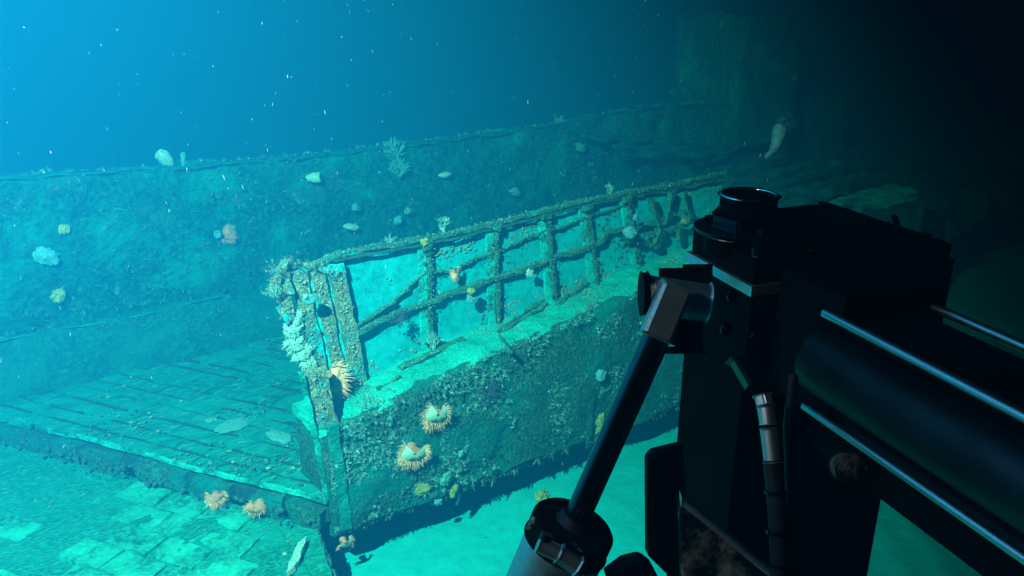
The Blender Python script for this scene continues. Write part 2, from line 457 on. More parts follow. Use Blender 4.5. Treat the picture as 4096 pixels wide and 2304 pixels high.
rail('stringer', [(1405, 1338), (1480, 1300), (1560, 1262), (1700, 1213), (1820, 1165), (1970, 1118)], TP - .03, .04, .025, 70, .010)
rail('stringer', [(1990, 1110), (2080, 1078), (2180, 1045)], TP - .03, .04, .024, 71, .009)
rail('stringer', [(2215, 1025), (2300, 1008), (2345, 985), (2395, 975), (2425, 930), (2490, 915), (2560, 905)], TP - .03, .04, .022, 72, .011)
rail('pipe_rail', [(1395, 1318), (1500, 1252), (1590, 1190), (1650, 1135), (1700, 1092), (1760, 1085), (1810, 1082), (1900, 1035), (1975, 1010), (2080, 965), (2180, 925), (2260, 905), (2340, 868), (2440, 838), (2520, 818)], TP - .025, .018, 0, 73, .008, True)
rail('pipe_rail', [(1400, 1312), (1470, 1283), (1580, 1205)], TP - .035, .016, 0, 74, .008, True)
def on_ledge(px, dz=0.03):
    out = []
    for x, y in px:
        p = atT(x, y, 4.0)
        for _ in range(4):
            p = atZ(x, y, float(ledge_z(p[0])) + dz)
        out.append(p)
    return out
def fallen(name, px, wd, seed, dz=0.035):
    return MB().tube(on_ledge(px, dz), wd, 8, amp=.012, f=22, seed=seed, cell=.02).build(name, M['bar'], ship)
fallen('fallen_bar', [(1600, 1475), (1680, 1440), (1760, 1400), (1850, 1358)], .022, 80)
fallen('fallen_bar', [(1990, 1330), (2070, 1272), (2185, 1192)], .016, 81)
fallen('fallen_bar', [(2005, 1325), (2040, 1310), (2190, 1215)], .012, 82)
fallen('fallen_bar', [(2230, 1212), (2330, 1150), (2430, 1088), (2505, 1040)], .018, 83)
fallen('fallen_bar', [(2550, 1012), (2650, 965), (2790, 915)], .02, 84)
fallen('fallen_bar', [(1995, 1340), (2020, 1375), (2045, 1408)], .012, 85)
fallen('fallen_bar', [(1510, 1560), (1560, 1530), (1600, 1508)], .012, 86)
# broken jumble at the right end of the bulwark
for k, (x0, y0, x1, y1, wd) in enumerate([(2600, 790, 2640, 905, .05), (2690, 770, 2670, 900, .06), (2560, 905, 2760, 840, .05), (2580, 945, 2800, 880, .04),
                                          (2740, 770, 2760, 870, .05), (2640, 905, 2630, 990, .07), (2720, 900, 2715, 960, .06), (2480, 950, 2620, 985, .04)]):
    MB().bar([atT(x0, y0, TP - .06), atT(x1, y1, TP - .08)], wd, .03, (1, 0.3, 0), cell=.03, amp=.016, f=14, seed=90 + k).build('broken_stay', M['bar'], ship)

# end post: leaning irons with bare paint between
def leaning(name, xa, ya, xb, yb, t, wd, dp, m, seed, amp=.012):
    return MB().bar([atT(xa, ya, t), atT(xb, yb, t)], wd, dp, (1, 0, 0), cell=.02, amp=amp, f=20, seed=seed).build(name, m, ship)
leaning('end_plate', 1264, 1075, 1388, 1655, 4.075, .262, .02, M['endpaint'], 100, .004)
leaning('end_iron', 1190, 1078, 1326, 1672, 4.058, .078, .026, M['endpost'], 101, .008)
leaning('end_iron', 1268, 1082, 1392, 1650, 4.056, .070, .026, M['endpost'], 102, .008)
leaning('end_iron', 1342, 1060, 1456, 1620, 4.054, .092, .026, M['endpost'], 103, .007)
leaning('end_iron', 1385, 1560, 1470, 1720, 3.98, .034, .03, M['endpost'], 104, .007)
leaning('torn_stub', 1135, 1045, 1150, 1250, 4.04, .05, .05, M['endpost'], 105, .03)
leaning('torn_stub', 1095, 1100, 1160, 1270, 4.05, .04, .05, M['endpost'], 106, .03)
leaning('flange_edge', 1204, 1490, 1316, 2010, 3.80, .024, .03, M['rim'], 107, .006)
leaning('end_iron', 1295, 1560, 1345, 1700, 3.80, .03, .04, M['endpost'], 108, .01)
leaning('end_frame', 1262, 1480, 1345, 2040, 3.83, .11, .05, M['endpost'], 109, .010)
leaning('end_frame', 1330, 1700, 1385, 2110, 3.735, .06, .03, M['plating'], 110, .008)

# deck ---------------------------------------------------------------------
A = atZ(1312, 2016, .6); B = atZ(0, 1672, .6)
dirc = (B - A) / np.linalg.norm(B - A)          # along the coaming, going left
nrm = np.array([-dirc[1], dirc[0], 0]);
if nrm[1] < 0: nrm = -nrm
deck = MB().box8([A + (0, 0, -.12), A + (4, .2, -.12), A + np.array([4, 2.7, -.12]), A + dirc * 4.6 + (0, 0, -.12),
                  A + (0, 0, -.03), A + (4, .2, -.03), A + np.array([4, 2.7, -.03]), A + dirc * 4.6 + (0, 0, -.03)], cell=.15, amp=.01, f=5).build('deck', M['seam'], ship)
pw = 0.135
wpos = 0.012; k = 0
TF = 6.36
while wpos < 4.0:
    wd = pw * random.uniform(.85, 1.12)
    o0 = A + nrm * (wpos + wd / 2)
    # clip plank between the near bulwark (t=4.14 side, s grows) and the far side (t=TF)
    l1 = (TF - o0[1]) / dirc[1]
    l0 = (4.12 - o0[1]) / dirc[1] if wpos > .25 else (0.0)
    if wpos > 3.9: break
    l0 = max(l0, -3.2)
    l1 = min(l1, 4.2)
    if l1 - l0 > 0.2:
        cuts = [l0] + sorted([l0 + (l1 - l0) * random.uniform(.25, .8)]) + [l1]
        for c0, c1 in zip(cuts[:-1], cuts[1:]):
            if c1 - c0 < .1: continue
            dz = random.uniform(-.006, .006)
            p = [o0 + dirc * (c0 + .004) + (0, 0, -.018 + dz), o0 + dirc * (c1 - .004) + (0, 0, -.018 + dz + random.uniform(-.005, .005))]
            MB().bar(p, wd - .026, .035, nrm, cell=.04, amp=.0035, f=6, seed=200 + k).build('plank', M['plank'], deck)
            k += 1
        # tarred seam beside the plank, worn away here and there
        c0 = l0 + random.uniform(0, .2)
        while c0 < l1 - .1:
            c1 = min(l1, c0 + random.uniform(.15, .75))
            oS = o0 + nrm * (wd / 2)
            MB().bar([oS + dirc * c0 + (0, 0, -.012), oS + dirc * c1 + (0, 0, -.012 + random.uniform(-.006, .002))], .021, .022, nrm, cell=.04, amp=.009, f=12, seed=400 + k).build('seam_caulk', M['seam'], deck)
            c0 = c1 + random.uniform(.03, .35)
    wpos += wd
# silt lying over the planks, filling seams here and there
def silt(name, o, d1, l1, d2, l2, z, amp, keep, m, parent, cell=.03, seed=0, f=4.0):
    n1, n2 = int(l1 / cell), int(l2 / cell)
    P = np.array([[o + d1 * (i * cell) + d2 * (j * cell) for j in range(n2 + 1)] for i in range(n1 + 1)])
    q = P.reshape(-1, 3)
    q[:, 2] = z + amp * (fbm(q * (.7, 1, 1), f, seed, 4)) - amp * .25
    ok = keep(q).reshape(n1 + 1, n2 + 1)
    top, f_ = q.copy(), []
    for i in range(n1):
        for j in range(n2):
            if ok[i, j] and ok[i + 1, j] and ok[i, j + 1] and ok[i + 1, j + 1]:
                a = i * (n2 + 1) + j; f_.append((a, a + n2 + 1, a + n2 + 2, a + 1))
    mb = MB(); mb.add(q, f_)
    o_ = mb.build(name, m, parent)
    return tag(o_, kind='stuff')
silt('deck_silt', A + dirc * -2.6, dirc, 6.2, nrm, 2.7, .578, .030, lambda q: (q[:, 1] < 6.33) & ((q[:, 1] > 4.17) | (q[:, 0] < 1.36)) & (((q - A) @ nrm) > .03), M['plank'], ship, seed=81)
# coaming: bright rim, dark face below it with frame ends
def on_rim(l, off=0.0, dz=0.0): return A + dirc * l + nrm * off + np.array([0, 0, dz])
rim_pts = [on_rim(l, -.015 + .012 * math.sin(l * 5), .02) for l in np.linspace(0.02, 2.1, 14)]
MB().bar([on_rim(l, -.012 + .008 * math.sin(l * 5), .022 + .004 * math.sin(l * 11)) for l in np.linspace(.0, 2.12, 24)], .013, .03, nrm, cell=.016, amp=.0045, f=14, seed=230).build('coaming_rim', M['rim'], ship)
MB().bar([on_rim(l, -.015, .015) for l in np.linspace(2.28, 3.9, 8)], .03, .04, nrm, cell=.03, amp=.012, f=12, seed=231).build('coaming_rim', M['plank'], ship)
l = 0.03; k = 0
while l < 3.9:
    ln = random.uniform(.16, .42)
    MB().bar([on_rim(l, -.028, -.085), on_rim(l + ln / 2, -.036, -.085), on_rim(l + ln, -.028, -.085)], .07, .13, nrm, cell=.028, amp=.022, f=9, seed=240 + k).build('coaming_web', M['hull'], ship)
    l += ln + random.uniform(.02, .16); k += 1

# lower plating in front of the coaming -------------------------------------
ZP = .45
plat_r = [atZ(1245, 2075, ZP), atZ(1345, 2330, ZP)]
R0, R1 = plat_r
low = [(-3.2, 2.2), (R1[0] + .1, 2.2), (R1[0], R1[1]), (R0[0], R0[1]), tuple((on_rim(.05, -.03))[:2]), tuple((on_rim(4.4, -.03))[:2])]
def prism(name, poly, z0, z1, m, parent, cell=.06, amp=.012, f=6, seed=0):
    """polygon slab with a gridded, roughened top"""
    mb = MB()
    poly = [np.array(p, float) for p in poly]
    bnd = dens([tuple(p) for p in poly], cell)
    c = bnd.mean(0)
    rings = np.array([bnd * (1 - k) + c * k for k in np.linspace(0, 1, 30)])
    top = np.concatenate([rings, np.full((*rings.shape[:2], 1), z1)], 2)
    side = np.array([np.concatenate([bnd, np.full((len(bnd), 1), z)], 1) for z in np.linspace(z0, z1, max(2, int((z1 - z0) / cell) + 1))])
    for P in (side, top):
        P = rough(P.reshape(-1, 3), amp, f, seed).reshape(P.shape)
        mb.grid(np.transpose(P, (1, 0, 2)), close_u=True)
    return mb.build(name, m, parent)
plating = prism('lower_plating', low, -.05, ZP, M['plating'], ship, seed=260)
# tiles: rows parallel to the coaming
tdir = dirc; tn = -nrm
T0 = atZ(1215, 2120, ZP)
k = 0
for r in range(7):
    n0 = r * .178
    for c in range(5):
        l = .02 + c * .305 + (.14 if r % 2 else 0) + random.uniform(-.01, .01)
        if c > 2 and random.random() < .75: continue
        p = T0 + tdir * l + tn * n0
        if p[0] > 1.24: continue
        q = [p, p + tdir * .288, p + tdir * .288 + tn * .166, p + tn * .166]
        dz = random.uniform(.006, .016)
        c8 = [x + (0, 0, -.02 + dz) for x in (q[0], q[3], q[2], q[1])] + [x + (0, 0, .010 + dz) for x in (q[0], q[3], q[2], q[1])]
        MB().box8(c8, cell=.03, amp=.009, f=12, seed=270 + k).build('tile', M['tile'], plating); k += 1
silt('plating_silt', np.array([-2.6, 2.5, 0]), np.array([1.0, 0, 0]), 3.75, np.array([0, 1.0, 0]), 3.4, ZP + .008, .02,
     lambda q: (((q - A) @ nrm) < -.11) & (q[:, 0] < 1.18), M['plating'], ship, seed=83, f=3.0)
MB().bar([atZ(1212, 2165, ZP + .03), atZ(1165, 2290, ZP + .03)], .07, .03, (1, .4, 0), cell=.02, amp=.012, f=14, seed=310).build('edge_plate', M['white_sponge'], ship)

# far bulwark ----------------------------------------------------------------
def far_top(s): return float(np.interp(s, [-3, 0, 2.3, 3.3, 5, 6.2, 8, 12], [2.13, 2.10, 2.0, 2.0, 2.02, 2.1, 2.05, 2.0]))
def far_prof(s):
    z = far_top(s)
    return np.concatenate([np.array([(6.42, .4 + (z - .4) * k / 26) for k in range(27)]),
                           np.array([(6.42 + .09 * k / 3, z + .012) for k in range(1, 4)]),
                           np.array([(6.52, z - (z - .4) * k / 8) for k in range(1, 9)])])
sweep('far_bulwark', far_prof, -3.2, 10, .05, M['far'], .05, 4.5, 320)
def bank_prof(s):
    h = float(np.interp(s, [-3, 0, 1.5, 2.6, 4, 10], [.98, .98, 1.0, .85, .7, .62]))
    return np.concatenate([np.array([(6.5 - .28 * k / 4, .5) for k in range(5)]), np.array([(6.2 + .2 * (k / 12) ** 1.3, .58 + (h - .58) * k / 12) for k in range(13)]), np.array([(6.5, h)])])
sweep('silt_bank', bank_prof, -3.2, 9, .05, M['bank'], .045, 5, 330)
for k, (s0, s1) in enumerate(((-.15, .28), (.42, .78), (.95, 1.12), (1.3, 1.62))):
    MB().bar([np.array([q, 6.365, .985 + .012 * math.sin(q * 5)]) for q in np.linspace(s0, s1, 5)], .02, .008, (0, 1, 0), cell=.03, amp=.004, f=12, seed=340 + k).build('far_stringer', M['plank'], ship)
MB().bar([np.array([s, 6.43, far_top(s) + .02]) for s in np.linspace(-3.2, 9.5, 60)], .07, .018, (0, 1, 0), cell=.05, amp=.02, f=10, seed=341).build('far_rail', M['bank'], ship)
for k, (x0, y0, x1, y1, t, wd) in enumerate([(2330, 545, 2780, 560, 6.2, .07), (2450, 590, 3000, 575, 6.0, .06), (2700, 600, 3080, 560, 5.8, .06), (2500, 520, 2900, 500, 7.0, .07),
                                             (2850, 745, 3200, 665, 4.6, .07), (2950, 770, 3400, 650, 4.5, .06), (3000, 800, 3500, 690, 4.3, .07), (2820, 705, 3150, 620, 5.0, .05), (3020, 850, 3350, 760, 4.1, .10), (3100, 680, 3500, 590, 5.2, .06)]):
    MB().bar([atT(x0, y0, t), atT((x0 + x1) / 2, (y0 + y1) / 2 + 6, t), atT(x1, y1, t)], wd * 1.3, .03, (0, 1, .2), cell=.04, amp=.035, f=6, seed=350 + k).build('fallen_beam', M['bank'], ship)
MB().box((4.6, 4.2, .8), (11, 6.3, 1.22), cell=.09, amp=.14, f=2.6, seed=370).build('collapsed_deck', M['bank'], ship)

# deckhouse far off
hc = atD(2940, 330, 9.5)
dh = MB().box((hc[0] - .5, hc[1] - .5, .3), (hc[0] + .45, hc[1] + .5, hc[2] + .75), cell=.12, amp=.05, f=3, seed=380).build('deckhouse', M['far'], ship)


# ------------------------------------------------------------------ encrusting growth on the wreck (uncountable: one part per surface)
def twigs(n, h, seed):
    """a little branching bush: n bent three-sided twigs"""
    r = np.random.default_rng(seed); V = []; F = []
    for k in range(n):
        a = r.uniform(0, 6.28); lean = r.uniform(.1, .9)
        p0 = np.array([r.normal() * .12, r.normal() * .12, 0]) * h
        d = np.array([math.cos(a) * lean, math.sin(a) * lean, 1.0]) * h * r.uniform(.5, 1.0)
        bend = np.array([r.normal(), r.normal(), 0]) * h * .25
        w_ = h * r.uniform(.05, .10); b = len(V)
        for u_, ww in ((0, 1), (.5, .9), (1, .6)):
            c = p0 + d * u_ + bend * u_ * u_
            for q in range(3): V.append(c + w_ * ww * np.array([math.cos(q * 2.09 + a), math.sin(q * 2.09 + a), 0]))
        for i in range(2):
            for q in range(3):
                F.append((b + i * 3 + q, b + i * 3 + (q + 1) % 3, b + i * 3 + 3 + (q + 1) % 3, b + i * 3 + 3 + q))
        F.append((b + 6, b + 7, b + 8))
    return np.array(V), F
def lump(seed):
    nu, nv = 8, 5; V = []; F = []
    for j in range(nv + 1):
        ph = j / nv * math.pi / 1.7
        for i in range(nu):
            th = i / nu * 6.283
            V.append((math.sin(ph) * math.cos(th), math.sin(ph) * math.sin(th), math.cos(ph) * .7))
    for j in range(nv):
        for i in range(nu):
            F.append((j * nu + i, j * nu + (i + 1) % nu, (j + 1) * nu + (i + 1) % nu, (j + 1) * nu + i))
    return rough(np.array(V), .35, 1.6, seed), F
TW = [twigs(7, 1.0, k) for k in range(8)]
LU = [lump(k) for k in range(8)]
def frame(nm, roll):
    nm = np.asarray(nm, float); nm = nm / np.linalg.norm(nm)
    a = np.cross(nm, [0.3, 0.1, 0.95]);
    if np.linalg.norm(a) < .1: a = np.cross(nm, [1, 0, 0])
    a /= np.linalg.norm(a); b = np.cross(nm, a)
    c, s_ = math.cos(roll), math.sin(roll)
    return np.stack([a * c + b * s_, -a * s_ + b * c, nm], 0)
def scatter(name, pts, nrms, shapes, lo, hi, m, parent, seed, sq=1.0, clumpf=None):
    r = np.random.default_rng(seed); mb = MB()
    for p, nm in zip(pts, nrms):
        sh, F = shapes[r.integers(len(shapes))]
        k = lo + (hi - lo) * r.random() ** 2.2
        nn = np.asarray(nm, float) + r.normal(size=3) * .25
        mb.add((sh * np.array([k, k, k * sq])) @ frame(nn, r.uniform(0, 6.28)) + p, F)
    return tag(mb.build(name, m, parent), kind='stuff')
def clumped(n, fn, f, thr, seed):
    """n candidate points from fn(u,v), kept where a slow noise is high"""
    r = np.random.default_rng(seed)
    P = np.array([fn(a, b) for a, b in r.random((n, 2))])
    return P[vnoise(P, f, seed) + .35 * vnoise(P, f * 3.1, seed + 1) > thr]
# hull face and ledge
P = clumped(9000, lambda a, b: (1.42 + 4.4 * a ** 1.25, 3.735, .42 + (float(ledge_z(1.42 + 4.4 * a ** 1.25)) - .42) * b), 5, .12, 5)
scatter('branching_growth', P, np.tile([0, -1, .25], (len(P), 1)), TW, .008, .03, M['tuft'], ship, 1)
P = clumped(5000, lambda a, b: (1.42 + 4.4 * a ** 1.25, 3.735, .40 + (float(ledge_z(1.42 + 4.4 * a ** 1.25)) - .38) * b), 3, -.05, 8)
scatter('crust_growth', P, np.tile([0, -1, 0], (len(P), 1)), LU, .002, .011, M['lump'], ship, 2, .45)
P = clumped(5000, lambda a, b: (1.42 + 4.4 * a ** 1.25, 3.76 + .32 * b ** .8, float(ledge_z(1.42 + 4.4 * a ** 1.25)) + .012), 4, .1, 12)
scatter('branching_growth', P, np.tile([0, -.2, 1], (len(P), 1)), TW, .01, .03, M['tuft'], ship, 3)
P = np.array([(1.42 + 4.6 * a, 3.745 + .02 * b, float(ledge_z(1.42 + 4.6 * a)) - .01 + .02 * b) for a, b in rng.random((900, 2))])
P = P[vnoise(P, 6, 91) > -.1]
scatter('edge_growth', P, np.tile([0, -1, .7], (len(P), 1)), TW, .006, .026, M['tuft'], ship, 31)
# hull bottom edge, hanging
P = np.array([(1.42 + 5 * a, 3.77 + .05 * b, .37) for a, b in rng.random((500, 2))])
scatter('hanging_growth', P, np.tile([0, -.5, -1], (len(P), 1)), TW, .012, .06, M['lump'], ship, 4)
# rails
def along(pts, n, jit, seed):
    r = np.random.default_rng(seed); pts = np.array(pts); L = np.r_[0, np.cumsum(np.linalg.norm(np.diff(pts, axis=0), axis=1))]
    q = r.random(n) * L[-1]
    return np.stack([np.interp(q, L, pts[:, k]) for k in range(3)], 1) + r.normal(size=(n, 3)) * jit
P = along(top_pts, 600, (.01, .016, .005), 21) + (0, -.01, .012)
scatter('rail_growth', P, np.tile([0, -.2, 1], (len(P), 1)), TW, .004, .016, M['tuft'], ship, 5)
P = along(top_pts, 500, (.01, .016, .01), 22)
scatter('rail_growth', P, np.tile([0, -.6, .6], (len(P), 1)), LU, .003, .010, M['lump'], ship, 6)
RP = [[(1405, 1338), (1560, 1262), (1700, 1213), (1970, 1118)], [(1990, 1110), (2180, 1045)], [(2215, 1025), (2345, 985), (2425, 930), (2560, 905)],
      [(1395, 1318), (1500, 1252), (1650, 1135), (1700, 1092), (1810, 1082), (1975, 1010), (2180, 925), (2340, 868), (2520, 818)]]
P = np.concatenate([along([atT(x, y, TP - .055) for x, y in q], 200, (.008, .006, .010), 30 + k) for k, q in enumerate(RP)])
scatter('rail_growth', P, np.tile([0, -1, .5], (len(P), 1)), TW, .004, .014, M['tuft'], ship, 7)
P = np.concatenate([along([a + (.012, -.025, 0), b + (.012, -.025, 0)], 60, (.014, .006, .01), 50 + k) for k, (a, b) in enumerate(post_s)])
scatter('post_growth', P, np.tile([.2, -1, .3], (len(P), 1)), TW, .004, .016, M['tuft'], ship, 8)
P = np.concatenate([along([a + (0, -.02, 0), b + (0, -.02, 0)], 50, (.02, .006, .01), 60 + k) for k, (a, b) in enumerate(post_s)])
scatter('post_growth', P, np.tile([.2, -1, .1], (len(P), 1)), LU, .003, .012, M['lump'], ship, 9)
# end post
EP = [((1190, 1090), (1322, 1660), 4.042), ((1272, 1120), (1392, 1640), 4.04), ((1345, 1070), (1455, 1600), 4.038), ((1262, 1480), (1345, 2040), 3.80)]
P = np.concatenate([along([atT(*a, t), atT(*b, t)], 120, (.016, .003, .01), 70 + k) for k, (a, b, t) in enumerate(EP)])
scatter('end_post_growth', P, np.tile([-.3, -1, .3], (len(P), 1)), LU, .002, .009, M['postlump'], ship, 10)
P = np.concatenate([along([atT(*a, t), atT(*b, t)], 40, (.016, .004, .01), 80 + k) for k, (a, b, t) in enumerate(EP)])
scatter('end_post_growth', P, np.tile([-.3, -1, .5], (len(P), 1)), TW, .005, .014, M['postlump'], ship, 11)
P = np.concatenate([along([atT(1085, 1060, 4.0), atT(1150, 1250, 4.0)], 130, (.02, .02, .02), 90), along([atT(1145, 1045, 4.0), atT(1330, 1080, 4.0)], 130, (.02, .02, .015), 91)])
scatter('end_post_growth', P, np.tile([-.6, -.6, .6], (len(P), 1)), TW, .005, .02, M['postlump'], ship, 12)
# panels: rusty spots and barnacles
P = clumped(2600, lambda a, b: (1.5 + 3.4 * a, TP - .002, float(ledge_z(1.5 + 3.4 * a)) + .02 + (top_z(1.5 + 3.4 * a) - float(ledge_z(1.5 + 3.4 * a)) - .03) * b), 7, .42, 40)
scatter('barnacle_growth', P, np.tile([0, -1, 0], (len(P), 1)), LU, .003, .014, M['lump'], ship, 13, .5)
P = clumped(3000, lambda a, b: (1.5 + 3.4 * a, TP - .004, top_z(1.5 + 3.4 * a) - .02 - .13 * b ** 2), 6, .12, 141)
scatter('plate_growth', P, np.tile([0, -1, -.2], (len(P), 1)), LU, .002, .010, M['postlump'], ship, 33, .5)
P = clumped(2400, lambda a, b: (1.5 + 3.4 * a, TP - .004, float(ledge_z(1.5 + 3.4 * a)) + .02 + .10 * b ** 2), 6, .15, 142)
scatter('plate_growth', P, np.tile([0, -1, .2], (len(P), 1)), LU, .002, .009, M['postlump'], ship, 34, .5)
# deck and far side
P = clumped(5000, lambda a, b: tuple(A + nrm * (2.6 * b) + dirc * (-1.2 + 3.4 * a) + (0, 0, .012)), 3, .05, 44)
P = P[(P[:, 1] < 6.3) & ((P[:, 1] > 4.15) | (P[:, 0] < 1.35))]
scatter('deck_growth', P, np.tile([0, 0, 1], (len(P), 1)), LU, .004, .016, M['farlump'], ship, 14, .35)
P = clumped(3600, lambda a, b: (-2.0 + 9 * a, 6.40, .95 + (far_top(-2 + 9 * a) - .95) * b), 2.2, -.15, 46)
scatter('far_growth', P, np.tile([0, -1, 0.2], (len(P), 1)), TW, .006, .034, M['farlump'], ship, 15, .8)
P = clumped(3000, lambda a, b: (-2.0 + 9 * a, 6.20 + .16 * b, .62 + .36 * b ** .8), 2.2, .0, 47)
scatter('far_growth', P, np.tile([0, -1, .8], (len(P), 1)), TW, .005, .026, M['farlump'], ship, 16, .8)
P = np.array([(-2 + 9.5 * a, 6.43 + .04 * b, far_top(-2 + 9.5 * a) + .03) for a, b in rng.random((420, 2))])
scatter('far_growth', P, np.tile([0, -.2, 1], (len(P), 1)), TW, .008, .035, M['tuft'], ship, 17)
P = clumped(2600, lambda a, b: (1.2 - 3.4 * a, 2.6 + 3.0 * b, ZP + .008), 3, .1, 48)
P = np.array([p for p in P if (p[:2] - A[:2]) @ nrm[:2] < -.1])
scatter('plating_growth', P, np.tile([0, 0, 1], (len(P), 1)), LU, .003, .014, M['farlump'], ship, 18, .35)
P = np.array([on_rim(3.0 * a, -.05 - .08 * b, -.05 - .05 * b) for a, b in rng.random((260, 2))])
scatter('coaming_growth', P, np.tile([0, -.6, .4], (len(P), 1)), LU, .004, .016, M['dark'], ship, 19, .6)
P = np.array([(R0[0] + (R1[0] - R0[0]) * a + .01, R0[1] + (R1[1] - R0[1]) * a, ZP - .5 * b) for a, b in rng.random((500, 2))])
scatter('plating_growth', P, np.tile([1, -.2, .2], (len(P), 1)), LU, .005, .026, M['lump'], ship, 20, .7)

# ------------------------------------------------------------------ anemones
def anemone(p, nm, up, size, label, disc='cream', n=40, group='anemones on the wreck', notch=70, lip=True):
    """horseshoe-shaped mouth disc folded like a trap on a short column, two rows of tentacles round its rim and a
    second lip below; nm points away from the surface, up towards the notch"""
    p = np.asarray(p, float); nm = np.asarray(nm, float) / np.linalg.norm(nm)
    up = np.asarray(up, float); up = up - nm * (up @ nm); up /= np.linalg.norm(up)
    sd = np.cross(up, nm)
    root = tag(empty('anemone', p), label, 'anemone', group)
    Bm = np.stack([sd, up, nm], 0)
    R = size / 2; r = np.random.default_rng(int(abs(p[0] * 1000)) + 3)
    ph = r.uniform(0, 6)
    a0 = math.radians(90 + notch / 2); a1 = math.radians(450 - notch / 2)
    def cup(u_, th, off, k=1.0, dy=0.0):
        wob = 1 + .10 * math.sin(3 * th + ph) + .05 * math.sin(7 * th + ph)
        rr = R * k * (.16 + .84 * u_) * wob
        z = .62 * R * k - .55 * R * k * u_ ** 2.2 * (.7 + .5 * math.sin(2 * th + ph)) + .35 * R
        return np.array([rr * math.cos(th), rr * math.sin(th) * .86 + dy, max(z, .1 * R) + off])
    def fringe(mb, k, dy, off, m_, lng):
        for q_ in range(m_ * 2):
            th = a0 + (a1 - a0) * (q_ + r.uniform(-.3, .3)) / (m_ * 2); inn = q_ % 2
            q = cup(.94 if inn else 1.0, th, off, k, dy)
            d = np.array([math.cos(th), math.sin(th), .45 if inn else -.05]) + r.normal(size=3) * .13
            d /= np.linalg.norm(d); ln = R * r.uniform(.34, .60) * lng
            b2 = np.array([r.normal() * .14, r.normal() * .14 - .32, .1])
            mb.tube([x @ Bm + p for x in (q, q + d * ln * .5, q + (d + b2) * ln)], [R * .036, R * .028, R * .010], 4, cap=False)
    us, ths = np.linspace(0, 1, 9), np.linspace(a0, a1, 37)
    face = np.array([[cup(a, t_, .004) for a in us] for t_ in ths]) @ Bm + p
    back = np.array([[cup(a, t_, -.12 * R * (1 - a * .7)) for a in us] for t_ in ths]) @ Bm + p
    MB().grid(face).build('oral_disc', M[disc], root)
    mb = MB(); mb.grid(back, flip=True)
    mb.tube([p - nm * .01, p + nm * R * .35, p + nm * R * .8], [R * .5, R * .36, R * .5], 16, amp=.004, f=20)
    mb.build('column', M['orange_brown'], root)
    mb = MB(); fringe(mb, 1.0, 0.0, 0.0, n, 1.0)
    if lip:
        low_ = np.array([[cup(a, t_, -.35 * R, .72, -.72 * R) for a in us] for t_ in ths]) @ Bm + p
        MB().grid(low_).build('lower_lip', M['orange_brown'], root)
        fringe(mb, .72, -.72 * R, -.35 * R, int(n * .7), .9)
    mb.build('tentacle_fringe', M['orange'], root)
    return root
hn = np.array([0, -1, 0])
cl = -RIGHT
anemone(atT(1312, 1510, 4.0), (-.15, -1, -.1), cl * .8 + np.array([0, 0, .55]), .165, 'large orange anemone clinging to the leaning end post below the white sponge', 'orange', 44, notch=120, lip=False)
anemone(atT(1735, 1645, 3.71), (-.1, -1, .1), cl * -.25 + np.array([0, 0, 1]), .135, 'folded orange anemone on the hull side just under the ledge, upper of the pair', notch=55, n=34)
anemone(atT(1648, 1795, 3.71), (-.2, -1, .1), cl * -.2 + np.array([0, 0, 1]), .142, 'folded orange anemone on the hull side, lower of the pair', notch=95, n=46)
anemone(atT(1812, 1088, TP - .045), (.2, -1, 0), cl * .6 + np.array([0, 0, .6]), .07, 'tiny orange anemone on the thin pipe rail of the bulwark', 'orange', 22, lip=False)
anemone(on_rim(.42, -.11, -.05), (-.3, -.9, .3), (0, 0, 1), .09, 'dull orange anemone under the pale deck rim, nearer the hull corner', 'orange_brown', 22, lip=False, notch=40)
anemone(on_rim(.70, -.11, -.05), (-.3, -.9, .3), (0, 0, 1), .09, 'dull orange anemone under the pale deck rim, farther from the hull corner', 'orange_brown', 32, lip=True, notch=110)
anemone(atT(1372, 2160, 3.74), (.1, -1, -.3), (0, 0, 1), .085, 'small orange anemone at the bottom corner of the hull beside the shadow', n=24, lip=False)
anemone(atT(905, 935, 6.36), (0, -1, 0), cl, .11, 'faint brown anemone on the far bulwark wall', 'orange_brown', 26, lip=False)

# ------------------------------------------------------------------ sponges
def blob(name, p, nm, sx, sy, sz, m, label, cat='sponge', seed=0, amp=.3, group='sponges on the wreck', roll=0.0, spikes=0):
    p = np.asarray(p, float)
    nu, nv = 28, 16; V = []
    for i in range(nu):
        for j in range(nv + 1):
            ph = j / nv * math.pi; th = i / nu * 6.283
            V.append((math.sin(ph) * math.cos(th), math.sin(ph) * math.sin(th), math.cos(ph)))
    V = np.array(V); V = V + V * (amp * fbm(V + seed * 3.1, 1.8, seed, 3))[:, None]
    V = (V * np.array([sx, sy, sz]) / 2) @ frame(nm, roll) + p
    mb = MB(); mb.grid(V.reshape(nu, nv + 1, 3), close_u=True)
    if spikes:
        r = np.random.default_rng(seed)
        for k in r.integers(0, len(V), spikes):
            d = (V[k] - p); d /= np.linalg.norm(d) + 1e-9
            mb.tube([V[k], V[k] + d * .008 + np.array([0, 0, -.002])], [.003, .001], 4, cap=False)
    o = mb.build(name, m)
    return tag(o, label, cat, group)
